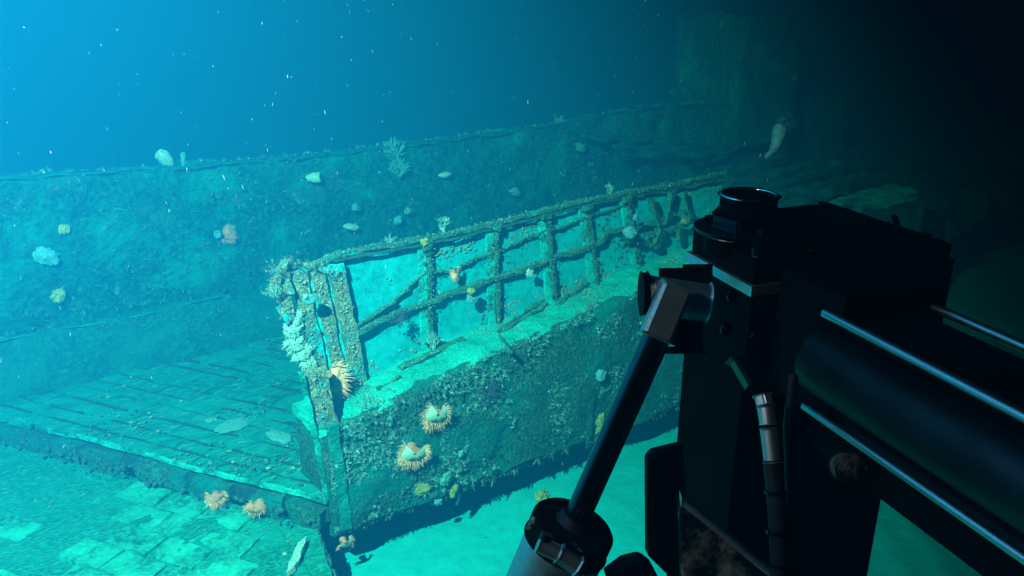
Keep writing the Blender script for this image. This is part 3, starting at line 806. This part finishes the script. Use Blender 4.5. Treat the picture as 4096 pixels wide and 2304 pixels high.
def tubesponge(p, d, ln, r0, m, label, seed=0):
    p = np.asarray(p, float); d = np.asarray(d, float) / np.linalg.norm(d)
    mb = MB()
    us = np.linspace(0, 1, 9)
    outer = [(u_, r0 * (.6 + .45 * math.sin(u_ * 2.2))) for u_ in us]
    inner = [(1 - .08 * k, outer[-1][1] * (.72 - .1 * k)) for k in range(4)]
    pr = outer + inner + [(.7, .001)]
    F3 = frame(d, 0)
    P = np.array([[np.array([math.cos(a) * rr, math.sin(a) * rr, u_ * ln]) @ F3 + p for u_, rr in pr] for a in np.arange(20) * 2 * math.pi / 20])
    P = rough(P.reshape(-1, 3), r0 * .25, 12, seed).reshape(P.shape)
    mb.grid(P, close_u=True)
    return tag(mb.build('tube_sponge', m), label, 'sponge', 'sponges on the wreck')
def draped():
    mb = MB(); r = np.random.default_rng(5)
    for x, y, w_, h_ in ((1190, 1275, .075, .09), (1172, 1320, .10, .10), (1185, 1375, .125, .10), (1205, 1415, .12, .10), (1232, 1455, .09, .09), (1160, 1375, .07, .06), (1255, 1490, .05, .05)):
        V = []
        for a in range(26):
            for b in range(13):
                ph = b / 12 * math.pi; th = a / 26 * 6.283
                V.append((math.sin(ph) * math.cos(th), math.sin(ph) * math.sin(th), math.cos(ph)))
        V = np.array(V); V = V + V * (.38 * fbm(V + x * .1, 2.6, 3, 4))[:, None]
        V = (V * np.array([w_, .05, h_]) / 2) + atT(x, y, 4.035)
        mb.grid(V.reshape(26, 13, 3), close_u=True)
        for k in r.integers(0, len(V), 90):
            d = V[k] - V.mean(0); d /= np.linalg.norm(d) + 1e-9
            mb.tube([V[k], V[k] + d * r.uniform(.006, .014) + np.array([0, 0, -.003])], [.0026, .001], 4, cap=False)
    tag(mb.build('white_sponge', M['white_sponge']), 'big white sponge spread over the left edge of the leaning end post', 'sponge', 'sponges on the wreck')
draped()
blob('white_sponge', atT(2402, 1503, 3.70), hn, .075, .085, .05, M['blue_sponge'], 'pale blue round sponge on the hull side beside the hydraulic rod', seed=2)
blob('star_sponge', atT(1785, 1915, 3.70), hn, .075, .08, .04, M['teal_sponge'], 'knobbly pale green sponge on the hull side below the anemone pair', seed=3, amp=.5, spikes=30)
blob('blue_sponge', atT(1752, 2008, 3.71), hn, .05, .04, .03, M['blue_sponge'], 'small blue sponge low on the hull side above the shadow', seed=4, amp=.5)
blob('blue_sponge', atT(1845, 1815, 3.71), hn, .035, .045, .02, M['blue_sponge'], 'tiny blue sponge on the hull side right of the anemone pair', seed=5)
blob('yellow_sponge', atT(1695, 1955, 3.72), hn, .09, .06, .025, M['yellow_sponge'], 'olive yellow crust left of the knobbly pale green sponge', seed=6, amp=.6)
blob('yellow_sponge', atT(1815, 1965, 3.72), hn, .045, .07, .025, M['yellow_sponge'], 'narrow yellow crust just below the knobbly pale green sponge', seed=7, amp=.6)
blob('yellow_sponge', atT(2172, 1985, 3.74), hn, .09, .09, .04, M['yellow_sponge'], 'bright yellow sponge hanging from the lower hull edge by the cylinder', seed=8, amp=.7)
blob('yellow_sponge', atT(2402, 1690, 3.73), hn, .06, .12, .03, M['yellow_sponge'], 'tall yellow crust on the hull beside the plate seam and rod', seed=9, amp=.6)
blob('yellow_sponge', atT(2330, 1360, 3.76), hn, .05, .05, .02, M['yellow_sponge'], 'small yellow crust near the hull top under the ledge', seed=10, amp=.6)
blob('yellow_sponge', atT(1697, 968, TP - .06), hn, .05, .045, .03, M['yellow_sponge'], 'yellow knob on the top rail above the first bulwark post', seed=11, amp=.4)
blob('yellow_sponge', atT(1885, 1165, TP - .11), hn, .05, .04, .03, M['yellow_sponge'], 'yellow knob on the middle rail between first and second posts', seed=12, amp=.4)
blob('blue_sponge', atT(1885, 1195, TP - .09), hn, .07, .05, .03, M['blue_sponge'], 'pale blue sponge hanging below the yellow knob on the middle rail', seed=13, amp=.4)
blob('blue_sponge', atT(2118, 1095, TP - .1), hn, .05, .045, .03, M['white_sponge'], 'small white sponge under the middle rail before the third post', seed=14, amp=.5)
blob('blue_sponge', atT(2520, 930, TP - .14), (-.2, -1, .3), .10, .085, .05, M['blue_sponge'], 'large pale blue sponge at the broken right end of the bulwark', seed=15, amp=.25)
blob('blue_sponge', atT(2543, 868, TP - .12), hn, .05, .05, .03, M['blue_sponge'], 'small blue sponge above the large one at the bulwark end', seed=16, amp=.3)
blob('yellow_sponge', atT(2742, 888, TP - .12), hn, .10, .045, .04, M['yellow_sponge'], 'yellow block shaped sponge beside the black column head', seed=17, amp=.25)
blob('white_sponge', atT(1240, 1195, 3.94), hn, .085, .06, .05, M['teal_sponge'], 'rounded grey green lump with a white tip on the end post', seed=18, amp=.2)
blob('shell', atT(1222, 1186, 3.92), hn, .025, .025, .02, M['white_sponge'], 'tiny bright white shell on the end post lump', 'shell', seed=19, amp=.1, group='shells')
blob('white_sponge', atT(185, 1022, 6.36), hn, .17, .12, .05, M['blue_sponge'], 'pale blue sponge patch low on the far bulwark at the left', seed=20, amp=.4)
blob('white_sponge', atT(1780, 700, 6.36), hn, .13, .055, .05, M['white_sponge'], 'bright white oval sponge high on the far bulwark', seed=21, amp=.15, roll=.3)
blob('white_sponge', atT(1405, 908, 6.36), hn, .14, .055, .05, M['white_sponge'], 'long pale sponge low on the far bulwark above the top rail', seed=22, amp=.2)
blob('white_sponge', atT(1592, 882, 6.36), hn, .085, .08, .05, M['blue_sponge'], 'round blue sponge low on the far bulwark above the first post', seed=23, amp=.25)
blob('blue_sponge', atT(2060, 768, 6.36), hn, .13, .07, .05, M['teal_sponge'], 'dim sponge on the far bulwark above the second post', seed=24, amp=.3)
blob('blue_sponge', atT(2325, 590, 6.3), hn, .14, .07, .06, M['teal_sponge'], 'hazy pale sponge cluster near the far bulwark top at the right', seed=25, amp=.5)
blob('yellow_sponge', atT(230, 1180, 6.33), hn, .08, .11, .04, M['yellow_sponge'], 'hazy yellow patch at the foot of the far bulwark', seed=26, amp=.5)
blob('yellow_sponge', atT(255, 920, 6.38), hn, .06, .07, .03, M['yellow_sponge'], 'hazy yellow patch above the pale blue patch on the far bulwark', seed=27, amp=.5)
blob('white_sponge', atZ(930, 1700, .61), (0, 0, 1), .15, .22, .02, M['teal_sponge'], 'flat round pale patch on the deck planks', seed=28, amp=.25)
blob('white_sponge', atZ(1115, 1745, .61), (0, 0, 1), .20, .10, .02, M['teal_sponge'], 'flat long pale patch on the deck planks near the flange', seed=29, amp=.3)
blob('white_sponge', atZ(845, 1678, .61), (0, 0, 1), .07, .07, .015, M['teal_sponge'], 'small flat pale patch on the deck planks', seed=30, amp=.3)
tubesponge(atT(690, 668, 6.44), (-.55, -.2, .75), .15, .05, M['white_sponge'], 'bright tube sponge leaning on the far bulwark rim', 31)
tubesponge(atT(735, 668, 6.44), (.02, -.1, 1), .11, .018, M['teal_sponge'], 'thin upright finger sponge beside the bright tube sponge', 32)
tubesponge(atT(1230, 715, 6.38), (.8, -.45, .1), .10, .042, M['white_sponge'], 'pale barrel sponge jutting from the upper far bulwark', 33)
tubesponge(atT(1440, 838, 6.38), (-.7, -.4, .4), .09, .03, M['teal_sponge'], 'short tube sponge on the far bulwark, left of two', 34)
tubesponge(atT(1650, 848, 6.38), (-.8, -.4, .25), .09, .028, M['teal_sponge'], 'short tube sponge on the far bulwark, right of two', 35)
tubesponge(atT(875, 932, 6.36), (-.5, -.8, .1), .06, .03, M['teal_sponge'], 'small pale tube sponge beside the brown anemone', 36)

# ------------------------------------------------------------------ bushy corals and hydroids
def bush(name, p, h, n, m, label, seed, spread=.8, cat='coral', group='corals on the wreck', thick=.012):
    r = np.random.default_rng(seed); mb = MB(); p = np.asarray(p, float)
    for k in range(n):
        a = r.uniform(0, 6.28); l = r.uniform(0, spread)
        d = np.array([math.cos(a) * l, math.sin(a) * l * .7, 1]); d /= np.linalg.norm(d); ln = h * r.uniform(.55, 1)
        b = r.normal(size=3) * .3
        q = [p + d * ln * u_ + b * ln * .3 * u_ * u_ for u_ in (0, .35, .7, 1)]
        mb.tube(q, [thick, thick * .9, thick * .8, thick * .4], 5, cap=False)
        for j in range(7):
            u_ = r.uniform(.3, 1); c = p + d * ln * u_ + b * ln * .3 * u_ * u_
            e = r.normal(size=3) + d * .8; e /= np.linalg.norm(e)
            mb.tube([c, c + e * h * .13, c + (e + d * .5) * h * .22], [thick * .6, thick * .5, thick * .25], 4, cap=False)
    return tag(mb.build(name, m), label, cat, group)
bush('soft_coral', atT(1575, 665, 6.44), .20, 60, M['teal_sponge'], 'hazy bushy soft coral standing on the far bulwark rim', 61, .6, thick=.016)
bush('soft_coral', atT(1600, 705, 6.36), .14, 34, M['teal_sponge'], 'hazy low coral clump below the bushy one on the far bulwark', 62, 1.2, thick=.014)
bush('soft_coral', atT(2245, 525, 6.5), .14, 14, M['teal_sponge'], 'faint coral clump on the far bulwark rim before the deckhouse', 63, 1.0, thick=.014)
bush('soft_coral', atT(1775, 938, TP), .105, 14, M['tuft'], 'pale ragged coral tuft standing on the near bulwark top rail', 64, .35, thick=.006)
bush('soft_coral', atT(1560, 978, TP), .06, 10, M['tuft'], 'small spidery hydroid on the top rail above the first bay', 65, 1.4, thick=.0025)
bush('soft_coral', atT(2440, 785, TP), .08, 12, M['tuft'], 'dim coral tuft on the top rail near its right end', 66, .5, thick=.006)
bush('soft_coral', atT(1735, 1400, 4.0), .10, 20, M['tuft'], 'dense coral clump at the foot of the first bulwark post', 67, .6, thick=.006)
bush('hydroid', atT(1105, 1190, 3.98), .08, 12, M['tuft'], 'spiny hydroid sticking out left of the torn end post', 68, 2.2, 'hydroid', thick=.0025)
def feather(p, nm, size, label, seed):
    r = np.random.default_rng(seed); p = np.asarray(p, float); Fm = frame(nm, 0); mb = MB()
    for k in range(14):
        a = k / 14 * 6.283 + r.uniform(-.15, .15); L = size / 2 * r.uniform(.75, 1.1)
        q = [np.array([math.cos(a) * L * u_, math.sin(a) * L * u_, .012 + L * (.5 * u_ - .45 * u_ * u_ * r.uniform(.3, 1.5))]) for u_ in np.linspace(0.05, 1, 7)]
        mb.tube([x @ Fm + p for x in q], .0028, 4, cap=False)
        for x in q[1:]:
            for sg in (-1, 1):
                e = np.array([-math.sin(a) * sg, math.cos(a) * sg, .5]) * L * .16 + np.array([math.cos(a), math.sin(a), 0]) * L * .06
                mb.tube([x @ Fm + p, (x + e) @ Fm + p], [.0018, .0008], 3, cap=False)
    return tag(mb.build('feather_star', M['star']), label, 'feather star', 'feather stars')
feather(atT(1950, 1562, 3.72), hn, .17, 'dark feather star on the hull side below the ledge', 71)
feather(atT(1592, 1268, TP - .1), hn, .11, 'dark feather star on the middle rail left of the first post', 72)
# stalked pale animal standing off the wreck at the right
def stalk():
    d = 5.0
    root = tag(empty('tunicate', atD(3062, 628, d)), 'pale curved stalked tunicate standing in dim water above the black column head', 'tunicate')
    px = [(3062, 628, 8), (3085, 608, 13), (3105, 575, 22), (3117, 540, 27), (3122, 515, 28), (3125, 503, 22)]
    MB().tube([atD(x, y, d) for x, y, _ in px], [r_ * d / FPX for *_, r_ in px], 14, amp=.006, f=14, seed=5, cell=.02).build('body', M['tunicate'], root)
    c = atD(3140, 485, d + .06); mb = MB()
    for k in range(40):
        a = k / 40 * 6.283; e = RIGHT * math.cos(a) * .075 + UP * math.sin(a) * .065 + FWD * .02 * math.sin(3 * a)
        mb.tube([c + e * .15, c + e * .7 + FWD * .02, c + e], [.0018, .0014, .0007], 4, cap=False)
    mb.build('crown', M['star'], root)
stalk()

# ------------------------------------------------------------------ the submersible's manipulator arm
arm = tag(empty('manipulator_arm', atD(3008, 1700, 1.1)), 'black hydraulic manipulator arm of the submersible at right, bolts and rods gleaming', 'manipulator arm')
e1 = ray(820, -41).copy(); e1[2] = 0; e1 /= np.linalg.norm(e1)
e2 = np.array([e1[1], -e1[0], 0]); ez = np.array([0, 0, 1.0])
def obox(o, l1, l2, h, **k):
    o = np.asarray(o, float)
    q = [o, o + e2 * l2, o + e2 * l2 + e1 * l1, o + e1 * l1]
    return MB().box8(q + [x + ez * h for x in q], **k)
def cyl(c, ax, r_, h, seg=40, r2=None):
    c = np.asarray(c, float); ax = np.asarray(ax, float) / np.linalg.norm(ax)
    return MB().tube([c, c + ax * h], [r_, r_ if r2 is None else r2], seg)
BIG = 10.0
P0 = atD(3008, 1180, 1.10)
obox(P0 + ez * -.95, .155, .29, .95, cell=BIG).build('column', M['black'], arm, smooth=False, bevel=.006)
obox(P0 + e1 * -.006 - e2 * .006, .168, .262, .014, cell=BIG).build('collar_plate', M['steel'], arm, smooth=False, bevel=.003)
obox(P0 + ez * .015, .155, .25, .035, cell=BIG).build('cap_plate', M['black'], arm, smooth=False, bevel=.005)
obox(P0 + ez * .0505 + e1 * .012 + e2 * .012, .135, .225, .022, cell=BIG).build('head_plate', M['black'], arm, smooth=False, bevel=.006)
hd = atD(2962, 925, 1.17); hz = hd[2]
cyl(hd - ez * .03, ez, .05, .028).build('pivot_boss', M['black'], arm, smooth=False)
cyl(hd, ez, .064, .007).build('washer', M['darksteel'], arm, smooth=False, bevel=.002)
cyl(hd + ez * .007 + e2 * .006, ez, .047, .020, 6).build('nut', M['darksteel'], arm, smooth=False, bevel=.003)
cc = atD(2990, 850, 1.17); cc = np.array([cc[0], cc[1], hz + .027])
mb = cyl(cc, ez, .040, .024, 48); mb.build('bolt_head', M['black'], arm, smooth=False, bevel=.004)
mb = MB()
th = np.arange(48) * 2 * math.pi / 48
ringP = np.array([[cc + ez * .024 + (e1 * math.cos(a) + e2 * math.sin(a)) * (.0385 + .0028 * math.cos(b)) + ez * .0028 * math.sin(b) for b in np.arange(9) * math.pi / 4] for a in th])
mb.grid(ringP, close_u=True); mb.build('bolt_rim', M['chrome'], arm)
# small cap screws on the collar
for l1, l2 in ((.012, .012), (.14, .012), (.012, .10)):
    q = P0 + e1 * l1 + e2 * l2 + ez * .05
    o = cyl(q, ez, .009, .012, 16).build('cap_screw', M['darksteel'], arm, smooth=False, bevel=.0015)
# beam coming back towards the vehicle
Q1 = atD(3300, 1252, 1.0)
Lb = 1.3
obox(Q1 - e1 * Lb + e2 * .006 - ez * .125, Lb + .05, .115, .12, cell=BIG).build('beam', M['black'], arm, smooth=False, bevel=.008)
def rod(name, o, r_, m, l0=0.0, l1=Lb, seg=20):
    return MB().tube([o - e1 * l0, o - e1 * (l0 + (l1 - l0) * .5), o - e1 * l1], r_, seg).build(name, m, arm)
rod('guide_rod', Q1, .0062, M['rodsteel'])
Q2 = atZ(3575, 1160, Q1[2])
rod('guide_rod', Q2, .0062, M['rodsteel'])
Q3 = Q1 - ez * .125
rod('guide_rod', Q3 - e2 * .012, .0055, M['rodsteel'])
rod('barrel', Q1 - ez * .062 + e2 * .012, .047, M['barrel'], seg=40)
def on_side(x, y, off):
    r_ = ray(x, y); return CAM + r_ * (((Q1 + e2 * off - CAM) @ e2) / (r_ @ e2))
hz_ = Q1[2] - .126 - on_side(3640, 2085, .03)[2]
obox(Q1 - e1 * Lb + e2 * .03 - ez * (.126 + hz_), Lb + .02, .10, hz_, cell=BIG).build('lower_beam', M['black'], arm, smooth=False, bevel=.006)
rod('hose', Q1 - ez * .145 + e2 * .03, .011, M['rubber'])
obox(Q1 + e2 * .0 + e1 * -.03 - ez * .14, .12, .15, .17, cell=BIG).build('beam_clamp', M['black'], arm, smooth=False, bevel=.008)
# shoulder block behind the beam
S0 = atD(3520, 1345, 1.22)
obox(S0 - e1 * .04 - e2 * .1, .20, .172, .125, cell=BIG).build('shoulder_block', M['black'], arm, smooth=False, bevel=.012)
SB = S0 + ez * .125
obox(SB + e2 * -.06 + e1 * .02, .12, .09, .02, cell=BIG).build('shoulder_lug', M['black'], arm, smooth=False, bevel=.006)
for l1, l2 in ((.05, .0), (.10, .05), (.02, .07)):
    cyl(SB + e1 * l1 + e2 * l2, ez, .012, .02, 6).build('shoulder_bolt', M['darksteel'], arm, smooth=False, bevel=.002)
obox(P0 + e1 * .02 + e2 * .2 - ez * .03, .11, .16, .06, cell=BIG).build('yoke', M['black'], arm, smooth=False, bevel=.012)
for l1, l2 in ((.03, .03), (.12, .03), (.03, .2), (.12, .2)):
    cyl(P0 + e1 * l1 + e2 * l2 + ez * .0727, ez, .008, .009, 6).build('head_bolt', M['darksteel'], arm, smooth=False, bevel=.001)
for k in range(4):
    cyl(SB + e1 * (.01 + .05 * k) + e2 * -.088, ez, .007, .008, 6).build('shoulder_bolt', M['darksteel'], arm, smooth=False, bevel=.001)
MB().tube([SB + e2 * .01 + e1 * .0, SB + e2 * .01 + ez * .03 + e1 * .01, SB + e2 * .05 + ez * .035 + e1 * .06, SB + e2 * .06 + e1 * .10], .007, 12).build('grab_loop', M['darksteel'], arm)
for k, (x, y) in enumerate(((3060, 1260), (3240, 1330), (3060, 1420), (3240, 1480))):
    q = atD(x, y, 1.02)
    d_ = (P0 - q) @ e1; q = q + e1 * (d_ - .001)
    MB().tube([q, q - e1 * .007], .0085, 6).build('face_bolt', M['darksteel'], arm, smooth=False, bevel=.001)
# clevis, piston rod and cylinder
Cp = atD(2640, 1175, 1.03)
MB().tube([Cp - RIGHT * .018 - UP * .0, Cp + RIGHT * .06 - UP * .012], .024, 28).build('clevis_pin', M['steel'], arm, smooth=False, bevel=.003)
MB().tube([Cp - RIGHT * .024, Cp - RIGHT * .016], .027, 28).build('pin_collar', M['black'], arm, smooth=False, bevel=.002)
a0, a1 = atD(2688, 1185, .99), atD(2622, 1345, .985)
ax = (a1 - a0) / np.linalg.norm(a1 - a0)
sidev = np.cross(ax, FWD); sidev /= np.linalg.norm(sidev)
MB().bar([a0 - ax * .012, a1 + ax * .004], .036, .034, sidev, cell=BIG).build('rod_eye', M['steel'], arm, smooth=False, bevel=.004)
MB().bar([atD(2700, 1130, 1.06), atD(2790, 1110, 1.16)], .03, .035, UP, cell=BIG).build('clevis_lug', M['black'], arm, smooth=False, bevel=.004)
MB().bar([atD(2735, 1240, 1.05), atD(2735, 1400, 1.06)], .045, .03, RIGHT, cell=BIG).build('clevis_lug', M['black'], arm, smooth=False, bevel=.004)
b0, b1 = atD(2628, 1345, .985), atD(2292, 2105, 1.07)
MB().tube([b0, (b0 + b1) / 2, b1], .0172, 32).build('piston_rod', M['pistonrod'], arm)
ax2 = (b1 - b0) / np.linalg.norm(b1 - b0)
g0 = b1 - ax2 * .002
MB().tube([g0 - ax2 * .004, g0, g0 + ax2 * .030], [.050, .056, .056], 40).build('gland_nut', M['chipped'], arm, smooth=False, bevel=.002)
MB().tube([g0 + ax2 * .0302, g0 + ax2 * .45], .055, 40).build('cylinder_barrel', M['steel'], arm)
MB().tube([g0 - ax2 * .0045 - 0 * UP, g0 - ax2 * .016], [.026, .019], 32).build('wiper_seal', M['rubber'], arm)
f0 = atD(2165, 2175, 1.005)
MB().tube([f0 - RIGHT * .004, f0 + RIGHT * .022 - UP * .012], .0105, 20).build('fitting', M['steel'], arm, smooth=False, bevel=.002)
MB().tube([f0 + RIGHT * .022 - UP * .012, f0 + RIGHT * .045 - UP * .028], .0125, 6).build('fitting_nut', M['steel'], arm, smooth=False, bevel=.002)
MB().tube([f0 + UP * .012 + RIGHT * .008 - FWD * .0, f0 + UP * .004 + RIGHT * .004], .008, 16).build('fitting', M['darksteel'], arm, smooth=False)
# black link plate with clipped corners
def plate(name, px, d, th_, m, bev=.004):
    a_ = [atD(x, y, d) for x, y in px]; b_ = [p + FWD * th_ for p in a_]; n_ = len(px)
    mb = MB(); mb.add(a_ + b_, [tuple(range(n_))[::-1], tuple(range(n_, 2 * n_))] + [(k, (k + 1) % n_, n_ + (k + 1) % n_, n_ + k) for k in range(n_)])
    return mb.build(name, m, arm, smooth=False, bevel=bev)
plate('link_plate', [(2590, 1835), (2612, 1808), (2735, 1778), (2760, 2330), (2690, 2320), (2592, 2225)], 1.12, .03, M['black'])
plate('hose_clamp', [(2420, 2330), (2500, 2270), (2575, 2250), (2620, 2285), (2650, 2340)], .98, .05, M['black'], .006)
plate('worn_bracket', [(2722, 2005), (3120, 2330), (2730, 2330)], 1.0, .02, M['worn'], .002)
MB().bar([atD(2722, 1995, 1.0), atD(3125, 2325, .985)], .009, .03, UP, cell=BIG).build('bracket_edge', M['steel'], arm, smooth=False, bevel=.002)
# hose with its fittings down the column face
h = [atD(2955, 1425, 1.02), atD(2985, 1470, 1.0), atD(3030, 1545, .99)]
MB().bar([atD(2965, 1440, 1.0), atD(3035, 1560, .985)], .026, .026, RIGHT, cell=BIG).build('hose_elbow', M['darksteel'], arm, smooth=False, bevel=.004)
MB().tube([atD(3050, 1580, .98), atD(3062, 1625, .975)], .0115, 6).build('hose_nut', M['steel'], arm, smooth=False, bevel=.002)
MB().tube([atD(3062, 1625, .975), atD(3072, 1700, .97)], [.010, .0095], 24).build('hose_ferrule', M['steel'], arm, smooth=False, bevel=.002)
MB().tube([atD(3073, 1712, .97), atD(3090, 1850, .965)], .0098, 24).build('hose_ferrule', M['steel'], arm, smooth=False, bevel=.002)
MB().tube([atD(3088, 1840, .966), atD(3105, 1990, .96), atD(3115, 2150, .96), atD(3118, 2400, .96)], .0108, 24).build('hose', M['rubber'], arm)
for y in (1960, 2120, 2250):
    x = 3100 + (y - 1960) * .05
    MB().tube([atD(x, y, .96), atD(x + 1, y + 14, .96)], .0122, 16).build('cable_tie', M['darksteel'], arm, smooth=False)
MB().tube([atD(3175, 1500, 1.0), atD(3150, 1700, .985), atD(3160, 1950, .975), atD(3150, 2400, .97)], .0055, 12).build('thin_cable', M['rubber'], arm)
mb = MB(); q = atD(3405, 1880, .99)
for k in range(16):
    a = k / 16 * 6.283
mb.tube([q, q + FWD * .03], .017, 24); mb.build('side_bolt', M['worn'], arm, smooth=False, bevel=.003)

P = np.array([(1.2 + 5.5 * a, 1.2 + 4.2 * b, .0) for a, b in rng.random((420, 2))]); P = P[(P[:, 1] < 4.2)]
P[:, 2] = 0.06 + 0.03 * fbm(P, 0.8, 3)
scatter('shell_fragments', P, np.tile([0, 0, 1.], (len(P), 1)), LU, .002, .010, M['farlump'], None, 25, .5)

# ------------------------------------------------------------------ drifting flakes
def snow():
    r = np.random.default_rng(77); mb = MB()
    for k in range(260):
        p = atD(r.uniform(-200, 3300), r.uniform(-150, 1900) ** 1.0, r.uniform(2.3, 6.0))
        if p[2] < .7 or p[1] > 6.2: continue
        s_ = r.uniform(.0004, .0012) * (1.6 if k % 9 == 0 else 1); L = s_ * r.uniform(6, 18)
        d = np.array([r.normal() * .2, r.normal() * .2, 1.0])
        mb.tube([p, p + d * L * .5 + r.normal(size=3) * s_ * .4, p + d * L], [s_ * .4, s_, s_ * .3], 4)
    for k in range(450):
        p = atD(r.uniform(-300, 3400), r.uniform(-200, 2000), r.uniform(1.2, 6.0))
        if p[2] < .7 or p[1] > 6.2: continue
        s_ = r.uniform(.0003, .0007)
        mb.tube([p, p + np.array([0, 0, s_ * 4])], [s_, s_ * .6], 3)
    return tag(mb.build('marine_snow', M['snow']), kind='stuff')
snow()

# ------------------------------------------------------------------ haze: the water itself
def haze():
    mb = MB().box((-30, -20, -1), (50, 50, 6.2), cell=1000)
    m = bpy.data.materials.new('sea_water'); m.use_nodes = True
    t = m.node_tree; t.nodes.remove(t.nodes['Principled BSDF'])
    v = t.nodes.new('ShaderNodeVolumePrincipled')
    v.inputs['Color'].default_value = (0.004, 0.24, 0.64, 1)
    v.inputs['Absorption Color'].default_value = (0.0, 0.64, 0.99, 1)
    v.inputs['Density'].default_value = 0.13
    v.inputs['Anisotropy'].default_value = 0.0
    t.links.new(v.outputs[0], t.nodes['Material Output'].inputs['Volume'])
    return tag(mb.build('haze', m, smooth=False), kind='stuff')
haze()
